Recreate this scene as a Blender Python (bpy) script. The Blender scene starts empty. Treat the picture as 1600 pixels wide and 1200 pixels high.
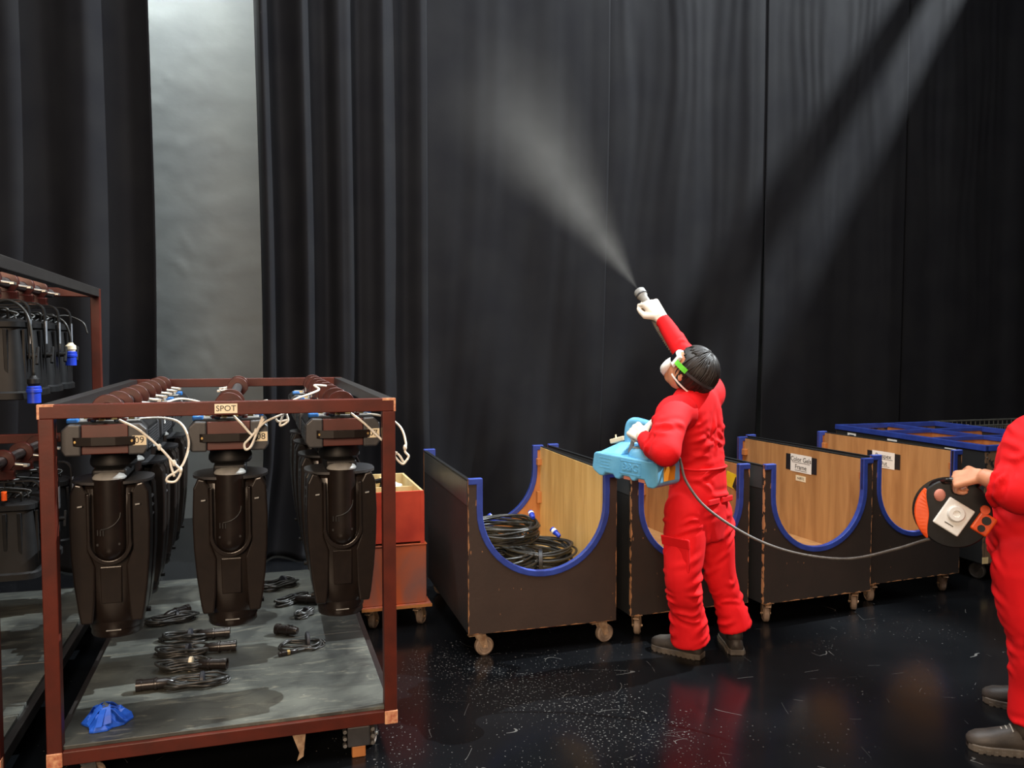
import bpy, bmesh, math, random
import numpy as np
from mathutils import Vector, Matrix, Euler, Quaternion, noise
random.seed(7)
PI = math.pi
sc = bpy.context.scene
C = sc.collection

# ------------------------------------------------------------------ camera
F_PX = 1300.0
PITCH = math.atan(63 / F_PX)
CAM = Vector((0, 0, 1.65))
cd = bpy.data.cameras.new('camera'); cam = bpy.data.objects.new('camera', cd); C.objects.link(cam)
cd.sensor_width = 36; cd.lens = F_PX / 1600 * 36
cam.location = CAM; cam.rotation_euler = (PI / 2 - PITCH, 0, 0)
sc.camera = cam
def P(u, v, Y):
    """world point seen at pixel (u, v) of the 1600x1200 photograph, standing at distance Y"""
    a, b = (u - 800) / F_PX, (v - 600) / F_PX
    d = Vector((a, math.cos(PITCH) - b * math.sin(PITCH), -math.sin(PITCH) - b * math.cos(PITCH)))
    return CAM + d * (Y / d.y)

# ------------------------------------------------------------------ world and light
w = bpy.data.worlds.new('world'); sc.world = w; w.use_nodes = True
w.node_tree.nodes['Background'].inputs[0].default_value = (0.75, 0.85, 1, 1)
w.node_tree.nodes['Background'].inputs[1].default_value = 0.03
sc.view_settings.view_transform = 'Standard'
sc.view_settings.look = 'None'
sc.view_settings.gamma = 1
sc.view_settings.use_curve_mapping = False
sc.view_settings.exposure = 0.28
def area(name, loc, target, sx, sy, energy, col, spread=180):
    l = bpy.data.lights.new(name, 'AREA'); l.shape = 'RECTANGLE'; l.size = sx; l.size_y = sy
    l.energy = energy; l.color = col; l.spread = math.radians(spread)
    o = bpy.data.objects.new(name, l); C.objects.link(o); o.location = loc
    o.rotation_euler = (Vector(target) - Vector(loc)).to_track_quat('-Z', 'Y').to_euler()
    return o
COOL = (0.90, 0.97, 1.0)
area('ceiling_work_light', (0.2, 2.4, 6.6), (0.3, 3.8, 0), 4.2, 3.4, 430, (1.0, 0.98, 0.95))
area('curtain_wash_light', (0.75, 5.75, 7.4), (0.45, 6.7, 2.2), 4.2, 0.4, 185, (0.80, 0.92, 1.0))
area('rear_wall_light', (-3.45, 7.18, 6.0), (-3.25, 7.75, 2.6), 1.6, 0.3, 205, (0.94, 1.0, 0.98))
area('front_warm_fill', (-0.7, -2.6, 2.9), (-0.5, 3.6, 0.7), 2.6, 1.6, 115, (1.0, 0.74, 0.52), 110)  # added warm fill, standing in for unseen room light behind the camera

# ------------------------------------------------------------------ helpers
def lin(c):
    def f(x):
        x /= 255.0
        return x / 12.92 if x <= 0.04045 else ((x + 0.055) / 1.055) ** 2.4
    return (f(c[0]), f(c[1]), f(c[2]), 1)

MATS = {}
def mat(name, col, rough=0.5, metal=0.0, col2=None, nscale=8.0, stretch=(1, 1, 1), contrast=(0.35, 0.65),
        bump=0.0, bscale=60.0, rvar=0.0, sheen=0.0, spec=0.5, coat=0.0, detail=4.0, distort=0.0):
    m = bpy.data.materials.new(name); m.use_nodes = True
    nt = m.node_tree; N = nt.nodes; L = nt.links
    b = N['Principled BSDF']
    b.inputs['Base Color'].default_value = lin(col)
    b.inputs['Roughness'].default_value = rough
    b.inputs['Metallic'].default_value = metal
    b.inputs['Specular IOR Level'].default_value = spec
    b.inputs['Sheen Weight'].default_value = sheen
    b.inputs['Coat Weight'].default_value = coat
    tc = N.new('ShaderNodeTexCoord')
    mp = N.new('ShaderNodeMapping'); mp.inputs['Scale'].default_value = stretch
    L.new(tc.outputs['Object'], mp.inputs['Vector'])
    if col2 is not None or rvar:
        n = N.new('ShaderNodeTexNoise'); n.inputs['Scale'].default_value = nscale
        n.inputs['Detail'].default_value = detail; n.inputs['Distortion'].default_value = distort
        L.new(mp.outputs[0], n.inputs['Vector'])
        mr = N.new('ShaderNodeMapRange'); mr.inputs[1].default_value = contrast[0]; mr.inputs[2].default_value = contrast[1]
        L.new(n.outputs['Fac'], mr.inputs[0])
        if col2 is not None:
            mx = N.new('ShaderNodeMix'); mx.data_type = 'RGBA'
            mx.inputs[6].default_value = lin(col); mx.inputs[7].default_value = lin(col2)
            L.new(mr.outputs[0], mx.inputs[0]); L.new(mx.outputs[2], b.inputs['Base Color'])
        if rvar:
            m2 = N.new('ShaderNodeMapRange'); m2.inputs[3].default_value = rough - rvar; m2.inputs[4].default_value = rough + rvar
            L.new(mr.outputs[0], m2.inputs[0]); L.new(m2.outputs[0], b.inputs['Roughness'])
    if bump:
        n2 = N.new('ShaderNodeTexNoise'); n2.inputs['Scale'].default_value = bscale; n2.inputs['Detail'].default_value = 3
        L.new(mp.outputs[0], n2.inputs['Vector'])
        bp = N.new('ShaderNodeBump'); bp.inputs['Strength'].default_value = bump; bp.inputs['Distance'].default_value = 0.01
        L.new(n2.outputs['Fac'], bp.inputs['Height']); L.new(bp.outputs[0], b.inputs['Normal'])
    MATS[name] = m
    return m

def worn(name, col, col2, wood, edge=0.012, rough=0.55, ax=0):
    """painted plywood panel: paint with scuffs, bare wood showing along the rim of the panel"""
    m = mat(name, col, rough, col2=col2, nscale=5, contrast=(0.3, 0.75), bump=0.08, bscale=40)
    nt = m.node_tree; N = nt.nodes; L = nt.links; b = N['Principled BSDF']
    src = b.inputs['Base Color'].links[0].from_socket
    tc = N.new('ShaderNodeTexCoord'); sx = N.new('ShaderNodeSeparateXYZ'); L.new(tc.outputs['Generated'], sx.inputs[0])
    def M(op, a, bb=None):
        n = N.new('ShaderNodeMath'); n.operation = op
        for i, q in enumerate((a, bb)):
            if q is None: continue
            if isinstance(q, (int, float)): n.inputs[i].default_value = q
            else: L.new(q, n.inputs[i])
        return n.outputs[0]
    dx = M('MINIMUM', sx.outputs[ax], M('SUBTRACT', 1.0, sx.outputs[ax]))
    d = M('MINIMUM', dx, sx.outputs[2])
    n = N.new('ShaderNodeTexNoise'); n.inputs['Scale'].default_value = 14; n.inputs['Detail'].default_value = 6
    L.new(tc.outputs['Object'], n.inputs['Vector'])
    thr = M('MULTIPLY', M('SUBTRACT', n.outputs['Fac'], 0.46), edge * 3)
    e1 = M('LESS_THAN', d, thr)
    n3 = N.new('ShaderNodeTexNoise'); n3.inputs['Scale'].default_value = 34; n3.inputs['Detail'].default_value = 2
    mp = N.new('ShaderNodeMapping'); mp.inputs['Scale'].default_value = (1, 1, 0.45); L.new(tc.outputs['Object'], mp.inputs[0]); L.new(mp.outputs[0], n3.inputs['Vector'])
    e2 = M('MULTIPLY', M('GREATER_THAN', n3.outputs['Fac'], 0.725), 0.5)
    f = M('MAXIMUM', e1, e2)
    mx = N.new('ShaderNodeMix'); mx.data_type = 'RGBA'; L.new(f, mx.inputs[0]); L.new(src, mx.inputs[6]); mx.inputs[7].default_value = lin(wood)
    L.new(mx.outputs[2], b.inputs['Base Color'])
    return m

class MB:
    def __init__(s): s.v = []; s.f = []
    def add(s, v, f):
        k = len(s.v); s.v += [tuple(p) for p in v]; s.f += [tuple(i + k for i in q) for q in f]; return s
    def box(s, x0, x1, y0, y1, z0, z1):
        return s.add([(x0, y0, z0), (x1, y0, z0), (x1, y1, z0), (x0, y1, z0), (x0, y0, z1), (x1, y0, z1), (x1, y1, z1), (x0, y1, z1)],
                     [(0, 3, 2, 1), (4, 5, 6, 7), (0, 1, 5, 4), (1, 2, 6, 5), (2, 3, 7, 6), (3, 0, 4, 7)])
    def obox(s, c, ax, ay, az, hx, hy, hz):
        c = Vector(c); ax, ay, az = Vector(ax).normalized() * hx, Vector(ay).normalized() * hy, Vector(az).normalized() * hz
        pts = [c + ax * i + ay * j + az * k for k in (-1, 1) for i, j in ((-1, -1), (1, -1), (1, 1), (-1, 1))]
        return s.add(pts, [(0, 3, 2, 1), (4, 5, 6, 7), (0, 1, 5, 4), (1, 2, 6, 5), (2, 3, 7, 6), (3, 0, 4, 7)])
    def rings(s, rings, cap=True, closed=False):
        n = len(rings[0]); k = len(s.v)
        for r in rings: s.v += [tuple(p) for p in r]
        m = len(rings)
        for i in range(m if closed else m - 1):
            a, b = k + i * n, k + ((i + 1) % m) * n
            for j in range(n):
                s.f.append((a + j, a + (j + 1) % n, b + (j + 1) % n, b + j))
        if cap and not closed:
            s.f.append(tuple(k + j for j in range(n))[::-1]); s.f.append(tuple(k + (m - 1) * n + j for j in range(n)))
        return s
    def cyl(s, p0, p1, r0, r1=None, n=16):
        return s.tube([p0, p1], [r0, r0 if r1 is None else r1], n)
    def tube(s, path, r, n=8, cap=True, closed=False):
        pts = [Vector(p) for p in path]; m = len(pts)
        rr = r if isinstance(r, (list, tuple)) else [r] * m
        rings = []; up = None
        for i, p in enumerate(pts):
            if closed: t = pts[(i + 1) % m] - pts[i - 1]
            else: t = pts[min(i + 1, m - 1)] - pts[max(i - 1, 0)]
            if t.length < 1e-9: t = Vector((0, 0, 1))
            t.normalize()
            if up is None:
                up = Vector((0, 0, 1)) if abs(t.z) < 0.9 else Vector((1, 0, 0))
            a = up - t * up.dot(t)
            if a.length < 1e-5: a = t.orthogonal()
            a.normalize(); b = t.cross(a); up = a
            rings.append([p + (a * math.cos(2 * PI * j / n) + b * math.sin(2 * PI * j / n)) * rr[i] for j in range(n)])
        return s.rings(rings, cap, closed)
    def lathe(s, prof, o=(0, 0, 0), axis=(0, 0, 1), n=24):
        """prof: list of (radius, height) along axis from o"""
        o = Vector(o); t = Vector(axis).normalized(); a = t.orthogonal().normalized(); b = t.cross(a)
        return s.rings([[o + t * h + (a * math.cos(2 * PI * j / n) + b * math.sin(2 * PI * j / n)) * max(r, 1e-5) for j in range(n)] for r, h in prof])
    def ell(s, c, rx, ry, rz, n=16, m=10, R=None):
        c = Vector(c); rings = []
        for i in range(m + 1):
            th = PI * i / m; 
            ring = []
            for j in range(n):
                ph = 2 * PI * j / n
                q = Vector((rx * math.sin(th) * math.cos(ph), ry * math.sin(th) * math.sin(ph), -rz * math.cos(th)))
                if i in (0, m): q = Vector((1e-5 * math.cos(ph), 1e-5 * math.sin(ph), -rz * math.cos(th)))
                if R is not None: q = R @ q
                ring.append(c + q)
            rings.append(ring)
        return s.rings(rings)
    def prism(s, poly, o, ax, ay, az, t):
        """polygon (a, b) on axes ax, ay from o, extruded by t along az; polygon may be concave"""
        o, ax, ay, az = Vector(o), Vector(ax), Vector(ay), Vector(az)
        n = len(poly); k = len(s.v)
        for d in (0, t):
            s.v += [tuple(o + ax * a + ay * b + az * d) for a, b in poly]
        s.f.append(tuple(k + i for i in range(n))[::-1]); s.f.append(tuple(k + n + i for i in range(n)))
        for i in range(n):
            j = (i + 1) % n; s.f.append((k + i, k + j, k + n + j, k + n + i))
        return s
    def band(s, inner, outer, o, ax, ay, az, t):
        """strip between two polylines, extruded"""
        o, ax, ay, az = Vector(o), Vector(ax), Vector(ay), Vector(az)
        rings = []
        for (a, b), (c, d) in zip(inner, outer):
            p, q = o + ax * a + ay * b, o + ax * c + ay * d
            rings.append([p, q, q + az * t, p + az * t])
        return s.rings(rings)
    def mesh(s, name, smooth=False, wo=None):
        me = bpy.data.meshes.new(name)
        v = s.v if wo is None else [(p[0] - wo[0], p[1] - wo[1], p[2] - wo[2]) for p in s.v]
        me.from_pydata(v, [], s.f); me.update()
        bm = bmesh.new(); bm.from_mesh(me); bmesh.ops.recalc_face_normals(bm, faces=bm.faces); bm.to_mesh(me); bm.free()
        if smooth:
            me.polygons.foreach_set('use_smooth', [True] * len(me.polygons))
        return me
    def build(s, name, m, parent=None, smooth=False, bevel=0.0, seg=2, wo=None, auto=False):
        me = s.mesh(name, smooth, wo)
        o = bpy.data.objects.new(name, me); C.objects.link(o)
        me.materials.append(m)
        if parent is not None: o.parent = parent
        if bevel:
            md = o.modifiers.new('bevel', 'BEVEL'); md.width = bevel; md.segments = seg; md.limit_method = 'ANGLE'; md.angle_limit = math.radians(35)
            md.harden_normals = False
        if auto:
            me.polygons.foreach_set('use_smooth', [True] * len(me.polygons))
            me.set_sharp_from_angle(angle=math.radians(38))
        return o

def empty(name, loc, rz=0.0):
    o = bpy.data.objects.new(name, None); C.objects.link(o); o.location = loc; o.rotation_euler = (0, 0, rz)
    o.empty_display_size = 0.1
    return o
def tag(o, label=None, cat=None, group=None, kind=None):
    if label: o['label'] = label
    if cat: o['category'] = cat
    if group: o['group'] = group
    if kind: o['kind'] = kind
    return o
def kids(o): return [c for c in bpy.data.objects if c.parent == o]
def copy_tree(o, parent=None, skip=()):
    c = o.copy(); C.objects.link(c); c.parent = parent
    for ch in kids(o):
        if ch.name.split('.')[0] in skip: continue
        copy_tree(ch, c, skip)
    return c
def text(s, size, name, m, parent, pos, ax, ay, depth=0.0004, spacing=1.0):
    cu = bpy.data.curves.new('t', 'FONT'); cu.body = s; cu.size = size; cu.align_x = 'CENTER'; cu.align_y = 'CENTER'; cu.extrude = depth
    cu.space_character = spacing; cu.resolution_u = 3
    to = bpy.data.objects.new('t', cu); C.objects.link(to)
    dg = bpy.context.evaluated_depsgraph_get()
    me = bpy.data.meshes.new_from_object(to.evaluated_get(dg)); me.name = name
    bpy.data.objects.remove(to); bpy.data.curves.remove(cu)
    o = bpy.data.objects.new(name, me); C.objects.link(o); me.materials.clear(); me.materials.append(m); o.parent = parent
    ax, ay = Vector(ax).normalized(), Vector(ay).normalized(); az = ax.cross(ay)
    M = Matrix((ax, ay, az)).transposed().to_4x4(); M.translation = Vector(pos); o.matrix_local = M
    return o
def spline(pts, k=8):
    """Catmull-Rom through the points"""
    p = [Vector(q) for q in pts]; p = [p[0] * 2 - p[1]] + p + [p[-1] * 2 - p[-2]]; out = []
    for i in range(1, len(p) - 2):
        for j in range(k):
            t = j / k; a, b, c, d = p[i - 1], p[i], p[i + 1], p[i + 2]
            out.append(0.5 * (2 * b + (c - a) * t + (2 * a - 5 * b + 4 * c - d) * t * t + (3 * b - a - 3 * c + d) * t ** 3))
    out.append(p[-2]); return out

# ------------------------------------------------------------------ materials
M_curtain = mat('black_stage_cloth', (30, 30, 32), 0.85, col2=(26, 26, 29), nscale=3, sheen=0.0, spec=0.06, bump=0.05, bscale=300)
M_wall = mat('painted_grey_wall', (118, 123, 123), 0.6, col2=(106, 111, 112), nscale=1.6, stretch=(1, 1, 1.6), bump=0.25, bscale=5)
M_rack = mat('brown_black_frame_paint', (84, 31, 20), 0.45, col2=(70, 27, 19), nscale=10, spec=0.3, bump=0.02, bscale=80)
M_rackshade = mat('shaded_frame_paint', (34, 31, 30), 0.42, col2=(44, 41, 39), nscale=14, contrast=(0.5, 0.8))  # frame paint darkened: shade painted into the rails that run in depth
M_copper = mat('bare_primer_corner', (214, 160, 120), 0.5, col2=(170, 96, 70), nscale=60)
M_steel = mat('dark_pipe_steel', (92, 88, 88), 0.42, 0.6, col2=(70, 66, 66), nscale=20)
M_zinc = mat('zinc_plated_steel', (190, 188, 182), 0.35, 0.9, col2=(150, 146, 140), nscale=40)
M_ply_black = mat('scuffed_black_board', (48, 50, 48), 0.55, col2=(88, 90, 83), nscale=2.6, contrast=(0.40, 0.70), stretch=(1, 0.7, 1), rvar=0.12, detail=8, distort=0.9, bump=0.04, bscale=30)
M_plastic = mat('black_moulded_plastic', (30, 24, 21), 0.28, col2=(26, 21, 19), nscale=30, spec=0.45, bump=0.015, bscale=400)
M_plastic2 = mat('matte_black_plastic', (22, 22, 23), 0.5, col2=(18, 18, 19), nscale=30, spec=0.25)
M_bumper = mat('dark_grey_rubber', (58, 58, 60), 0.45, col2=(50, 50, 52), nscale=30)
M_redpanel = mat('red_brown_panel', (80, 31, 23), 0.42, col2=(74, 29, 21), nscale=20)
M_clampred = mat('red_brown_clamp_paint', (74, 28, 22), 0.30, 0.2, col2=(58, 23, 19), nscale=30)
M_label = mat('cream_label_tape', (232, 220, 190), 0.6, col2=(224, 210, 180), nscale=30)
M_ink = mat('dark_ink', (14, 13, 13), 0.6, col2=(12, 11, 11))
M_white = mat('white_paper', (232, 232, 228), 0.6, col2=(224, 224, 220), nscale=20)
M_cablewhite = mat('white_sleeved_wire', (228, 222, 210), 0.45, col2=(206, 200, 186), nscale=60)
M_blueplug = mat('blue_connector_plastic', (44, 110, 178), 0.4, col2=(36, 96, 160), nscale=30)
M_blueplug2 = mat('deep_blue_connector', (30, 62, 190), 0.4, col2=(24, 52, 170), nscale=30)
M_cable = mat('black_rubber_cable', (44, 44, 42), 0.38, col2=(34, 34, 33), nscale=30)
M_brass = mat('brass_terminals', (196, 170, 110), 0.35, 0.8, col2=(170, 140, 90), nscale=50)
M_bluetrim = mat('blue_edge_trim', (44, 66, 150), 0.5, col2=(38, 56, 132), nscale=14, bump=0.05, bscale=60)
M_ply = mat('pale_plywood', (222, 188, 124), 0.55, col2=(190, 150, 88), nscale=5, stretch=(3, 3, 0.35), contrast=(0.3, 0.75), detail=6, distort=0.7)
M_ply2 = mat('brown_plywood', (184, 138, 88), 0.55, col2=(146, 102, 60), nscale=5, stretch=(3, 3, 0.35), contrast=(0.3, 0.75), detail=6, distort=0.6)
M_plyor = mat('orange_plywood', (186, 122, 66), 0.55, col2=(156, 94, 48), nscale=5, stretch=(3, 3, 0.35), contrast=(0.3, 0.75), detail=6)
M_front1 = worn('brown_cart_paint', (58, 44, 37), (50, 38, 32), (168, 116, 76))
M_front2 = worn('dark_cart_paint', (50, 41, 36), (42, 36, 32), (178, 128, 88), edge=0.02)
M_side = worn('black_cart_paint', (38, 38, 38), (32, 33, 34), (110, 86, 66), edge=0.006, ax=1)
M_band = mat('grey_gloss_band', (62, 64, 66), 0.4, col2=(54, 56, 58), nscale=6)
M_caster = mat('pale_caster_steel', (196, 168, 138), 0.45, 0.4, col2=(150, 118, 92), nscale=40)
M_wheel = mat('dusty_caster_wheel', (150, 130, 112), 0.6, col2=(112, 96, 84), nscale=30)
M_wheeldark = mat('grey_caster_tyre', (84, 82, 80), 0.6, col2=(66, 64, 62), nscale=30)
M_redbox = mat('red_painted_wood', (214, 74, 48), 0.5, col2=(176, 52, 36), nscale=6, contrast=(0.3, 0.7), detail=6)
M_rust = mat('worn_orange_brown_wood', (188, 88, 48), 0.42, col2=(124, 92, 86), nscale=3.2, stretch=(1, 1, 0.6), contrast=(0.42, 0.62), detail=6, distort=0.5)
M_cream = mat('cream_plywood', (222, 200, 150), 0.6, col2=(204, 178, 126), nscale=8, stretch=(3, 3, 0.5))
M_redcloth = mat('red_coverall_cotton', (228, 16, 25), 0.8, col2=(214, 12, 20), nscale=6, sheen=0.0, bump=0.06, bscale=260, spec=0.3)
M_skin = mat('skin', (206, 146, 112), 0.5, col2=(190, 128, 96), nscale=14)
M_hair = mat('black_hair', (22, 18, 17), 0.5, col2=(36, 30, 27), nscale=60, stretch=(1, 1, 0.2), bump=0.15, bscale=90)
M_glove = mat('white_cotton_glove', (232, 222, 208), 0.8, col2=(214, 202, 186), nscale=30, bump=0.08, bscale=300)
M_boot = mat('dusty_black_boot_leather', (70, 64, 58), 0.55, col2=(48, 44, 41), nscale=12, bump=0.08, bscale=120)
M_sole = mat('grey_rubber_sole', (98, 90, 80), 0.7, col2=(70, 64, 58), nscale=16)
M_tank = mat('light_blue_moulded_plastic', (110, 184, 226), 0.45, col2=(94, 168, 212), nscale=10, bump=0.05, bscale=80)
M_orange = mat('orange_plastic', (236, 88, 26), 0.4, col2=(214, 72, 20), nscale=20)
M_amber = mat('amber_sticker', (240, 158, 40), 0.5, col2=(232, 146, 34), nscale=20)
M_pink = mat('pink_foam_foot', (204, 134, 116), 0.7, col2=(190, 120, 104), nscale=20)
M_grey = mat('grey_plastic', (150, 150, 146), 0.45, col2=(132, 132, 130), nscale=20)
M_hose = mat('pale_grey_corrugated_hose', (176, 174, 164), 0.5, col2=(150, 148, 140), nscale=30)
M_cord = mat('dull_grey_cord', (84, 78, 72), 0.5, col2=(68, 62, 58), nscale=30)
M_green = mat('green_elastic_strap', (110, 214, 60), 0.5, col2=(92, 196, 50), nscale=40)
M_yellow = mat('yellow_sticker', (232, 208, 30), 0.5, col2=(222, 196, 26), nscale=20)
M_black = mat('black_tape', (26, 27, 34), 0.5, col2=(22, 22, 28), nscale=20)
M_bluetape = mat('blue_cloth_tape', (32, 92, 206), 0.5, col2=(24, 74, 176), nscale=20, bump=0.05, bscale=200)
M_silver = mat('silver_tape', (176, 182, 190), 0.35, 0.5, col2=(150, 156, 166), nscale=20)
M_wire = mat('galvanised_wire', (120, 120, 112), 0.45, 0.6, col2=(100, 100, 94), nscale=30)
M_glass = mat('lens_glass', (20, 20, 26), 0.1, col2=(18, 18, 24))

# floor: glossy black vinyl with chalky scuffs
def floor_material():
    m = mat('black_vinyl_stage_floor', (11, 12, 14), 0.20, col2=(17, 18, 20), nscale=1.3, contrast=(0.35, 0.7), detail=6, rvar=0.06, spec=0.28)
    nt = m.node_tree; N = nt.nodes; L = nt.links; b = N['Principled BSDF']
    src = b.inputs['Base Color'].links[0].from_socket
    tc = N.new('ShaderNodeTexCoord')
    def M(op, a, bb=None):
        n = N.new('ShaderNodeMath'); n.operation = op
        for i, q in enumerate((a, bb)):
            if q is None: continue
            if isinstance(q, (int, float)): n.inputs[i].default_value = q
            else: L.new(q, n.inputs[i])
        return n.outputs[0]
    def nz(scale, detail, st=(1, 1, 1), rot=0, dist=0.0):
        mp = N.new('ShaderNodeMapping'); mp.inputs['Scale'].default_value = st; mp.inputs['Rotation'].default_value = (0, 0, rot)
        L.new(tc.outputs['Object'], mp.inputs[0]); n = N.new('ShaderNodeTexNoise'); n.inputs['Scale'].default_value = scale
        n.inputs['Detail'].default_value = detail; n.inputs['Distortion'].default_value = dist; L.new(mp.outputs[0], n.inputs['Vector']); return n.outputs['Fac']
    patch = N.new('ShaderNodeMapRange'); patch.inputs[1].default_value = 0.40; patch.inputs[2].default_value = 0.68
    g = N.new('ShaderNodeVectorMath'); g.operation = 'DISTANCE'; L.new(tc.outputs['Object'], g.inputs[0]); g.inputs[1].default_value = (0.10, 3.65, 0)
    gr = N.new('ShaderNodeMapRange'); gr.inputs[1].default_value = 1.3; gr.inputs[2].default_value = 0.1; gr.inputs[3].default_value = -0.06; gr.inputs[4].default_value = 0.20; L.new(g.outputs['Value'], gr.inputs[0])
    L.new(M('ADD', nz(1.6, 4), gr.outputs[0]), patch.inputs[0])
    specks = M('GREATER_THAN', M('ADD', nz(85, 1), M('MULTIPLY', patch.outputs[0], 0.15)), 0.812)
    sc1 = M('LESS_THAN', M('ABSOLUTE', M('SUBTRACT', nz(3.2, 1, (1, 0.35, 1), 0.7, 0.6), 0.5)), 0.0009)
    sc2 = M('LESS_THAN', M('ABSOLUTE', M('SUBTRACT', nz(2.6, 1, (0.3, 1, 1), -0.5, 0.4), 0.47)), 0.0008)
    brk = M('GREATER_THAN', nz(5, 3), 0.58)
    scr = M('MULTIPLY', M('MAXIMUM', sc1, sc2), M('MULTIPLY', brk, 0.4))
    f = M('MAXIMUM', M('MULTIPLY', specks, 0.45), scr)
    mx = N.new('ShaderNodeMix'); mx.data_type = 'RGBA'; L.new(f, mx.inputs[0]); L.new(src, mx.inputs[6]); mx.inputs[7].default_value = lin((128, 126, 122))
    L.new(mx.outputs[2], b.inputs['Base Color'])
    return m
M_floor = floor_material()
def deck_material():
    """black painted ply, dusty, with chalky smears and scratches"""
    m = M_ply_black; nt = m.node_tree; N = nt.nodes; L = nt.links; b = N['Principled BSDF']
    src = b.inputs['Base Color'].links[0].from_socket; tc = N.new('ShaderNodeTexCoord')
    def smear(scale, st, rot, lo, hi, dist, amt, col):
        nonlocal src
        mp = N.new('ShaderNodeMapping'); mp.inputs['Scale'].default_value = st; mp.inputs['Rotation'].default_value = (0, 0, rot); L.new(tc.outputs['Object'], mp.inputs[0])
        n = N.new('ShaderNodeTexNoise'); n.inputs['Scale'].default_value = scale; n.inputs['Detail'].default_value = 9; n.inputs['Roughness'].default_value = 0.7; n.inputs['Distortion'].default_value = dist; L.new(mp.outputs[0], n.inputs['Vector'])
        r = N.new('ShaderNodeMapRange'); r.inputs[1].default_value = lo; r.inputs[2].default_value = hi; r.inputs[4].default_value = amt; L.new(n.outputs['Fac'], r.inputs[0])
        mx = N.new('ShaderNodeMix'); mx.data_type = 'RGBA'; L.new(r.outputs[0], mx.inputs[0]); L.new(src, mx.inputs[6]); mx.inputs[7].default_value = lin(col); L.new(mx.outputs[2], b.inputs['Base Color']); src = mx.outputs[2]
    smear(3.0, (1, 2.2, 1), 0.2, 0.48, 0.70, 1.5, 0.75, (34, 34, 33))
    smear(5.0, (0.6, 2.4, 1), -0.3, 0.56, 0.74, 2.2, 0.55, (150, 146, 128))
    smear(16.0, (1, 3, 1), 0.5, 0.62, 0.72, 1.0, 0.5, (160, 156, 140))
deck_material()

# ------------------------------------------------------------------ the setting
TH = math.radians(19)
CD = Vector((math.cos(TH), math.sin(TH), 0)); CN = Vector((math.sin(TH), -math.cos(TH), 0))   # along the curtain, towards the viewer
C0 = Vector((-0.70, 6.80, 0))
tag(MB().box(-9, 14, -5, 17, -0.1, 0).build('floor', M_floor), kind='structure')
def wall_back():
    mb = MB(); rows = []
    W0 = C0 - CN * 1.72
    ts = np.concatenate([np.linspace(-8, -3.4, 30), np.linspace(-3.35, -1.5, 90), np.linspace(-1.4, 14, 60)]); zs = np.linspace(0, 9, 220)
    for z in zs:
        row = []
        for t in ts:
            d = 0.004 * noise.noise(Vector((t * 2.2, z * 3.0, 1.3))) + 0.020 * max(0, noise.noise(Vector((t * 5, z * 6 + t * 2, 4))) - 0.2) ** 2 + 0.003 * noise.noise(Vector((t * 7, z * 9, 14)))
            row.append(W0 + CD * t + CN * d + Vector((0, 0, z)))
        rows.append(row)
    n = len(ts); v = [p for r in rows for p in r]; f = []
    for i in range(len(zs) - 1):
        for j in range(n - 1): f.append((i * n + j, i * n + j + 1, (i + 1) * n + j + 1, (i + 1) * n + j))
    mb.add(v, f)
    tag(mb.build('wall_back', M_wall, smooth=True), kind='structure')
wall_back()

# ------------------------------------------------------------------ curtains
def curtain(t0, t1, fold, label, off=0.0, H=7.6):
    nt_, nz_ = max(40, int((t1 - t0) / 0.016)), 84
    base = C0 + CD * (t0 + t1) / 2 + CN * off; base.z = 0
    v = []; f = []
    for i in range(nz_ + 1):
        z = 0.01 + (H - 0.01) * (i / nz_) ** 1.15
        for j in range(nt_ + 1):
            s = j / nt_; t = t0 + (t1 - t0) * s
            d, sh = fold(s, t, z)
            v.append(tuple(C0 + CD * (t + sh) + CN * (off + d) + Vector((0, 0, z)) - base))
    n = nt_ + 1
    for i in range(nz_):
        for j in range(nt_): f.append((i * n + j, i * n + j + 1, (i + 1) * n + j + 1, (i + 1) * n + j))
    o = MB().add(v, f).build('stage_curtain', M_curtain, smooth=True); o.location = base
    md = o.modifiers.new('thickness', 'SOLIDIFY'); md.thickness = 0.004
    return tag(o, label, 'curtain')
def nn(a, b, c=0.0): return noise.noise(Vector((a, b, c)))
def low(z, z0=2.6): return max(0.0, (z0 - z) / z0)
def fold_left(s, t, z):
    sh = -0.10 * low(z, 3) ** 2
    d = 0.025 * math.sin(9 * t + 0.6 * nn(t, z * 0.3)) + 0.03 * nn(t * 2.2, z * 0.25, 2)
    e = (s - 0.74) / 0.26
    if e > 0: d += 0.085 * math.sin(e * 4.1 * PI) * min(1, e * 4) + 0.02 * nn(t * 9, z * 0.4)
    return d, sh + 0.07 * max(0, e) * low(z, 5)
def fold_pleat(s, t, z):
    a = 0.4 + 0.6 * (1 - s)
    ph = 0.5 * nn(t * 1.5, z * 0.22, 5)
    d = a * 0.115 * math.sin(2 * PI * (4.3 * s ** 0.9) + ph + 0.25 * low(z)) + 0.016 * math.sin(2 * PI * 9.7 * s + 3 * nn(s * 2, z * 0.15, 9)) + 0.006 * nn(t * 12, z * 0.5, 3)
    d += 0.5 * low(z, 0.9) ** 2 * (1 - s) * 0.5 + 0.08 * low(z, 1.6) * math.sin(7 * t + 2.2 * z)
    return d, -0.10 * low(z, 0.7) * (1 - s) + 0.02 * (1 - s) * math.sin(z * 0.9)
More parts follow.
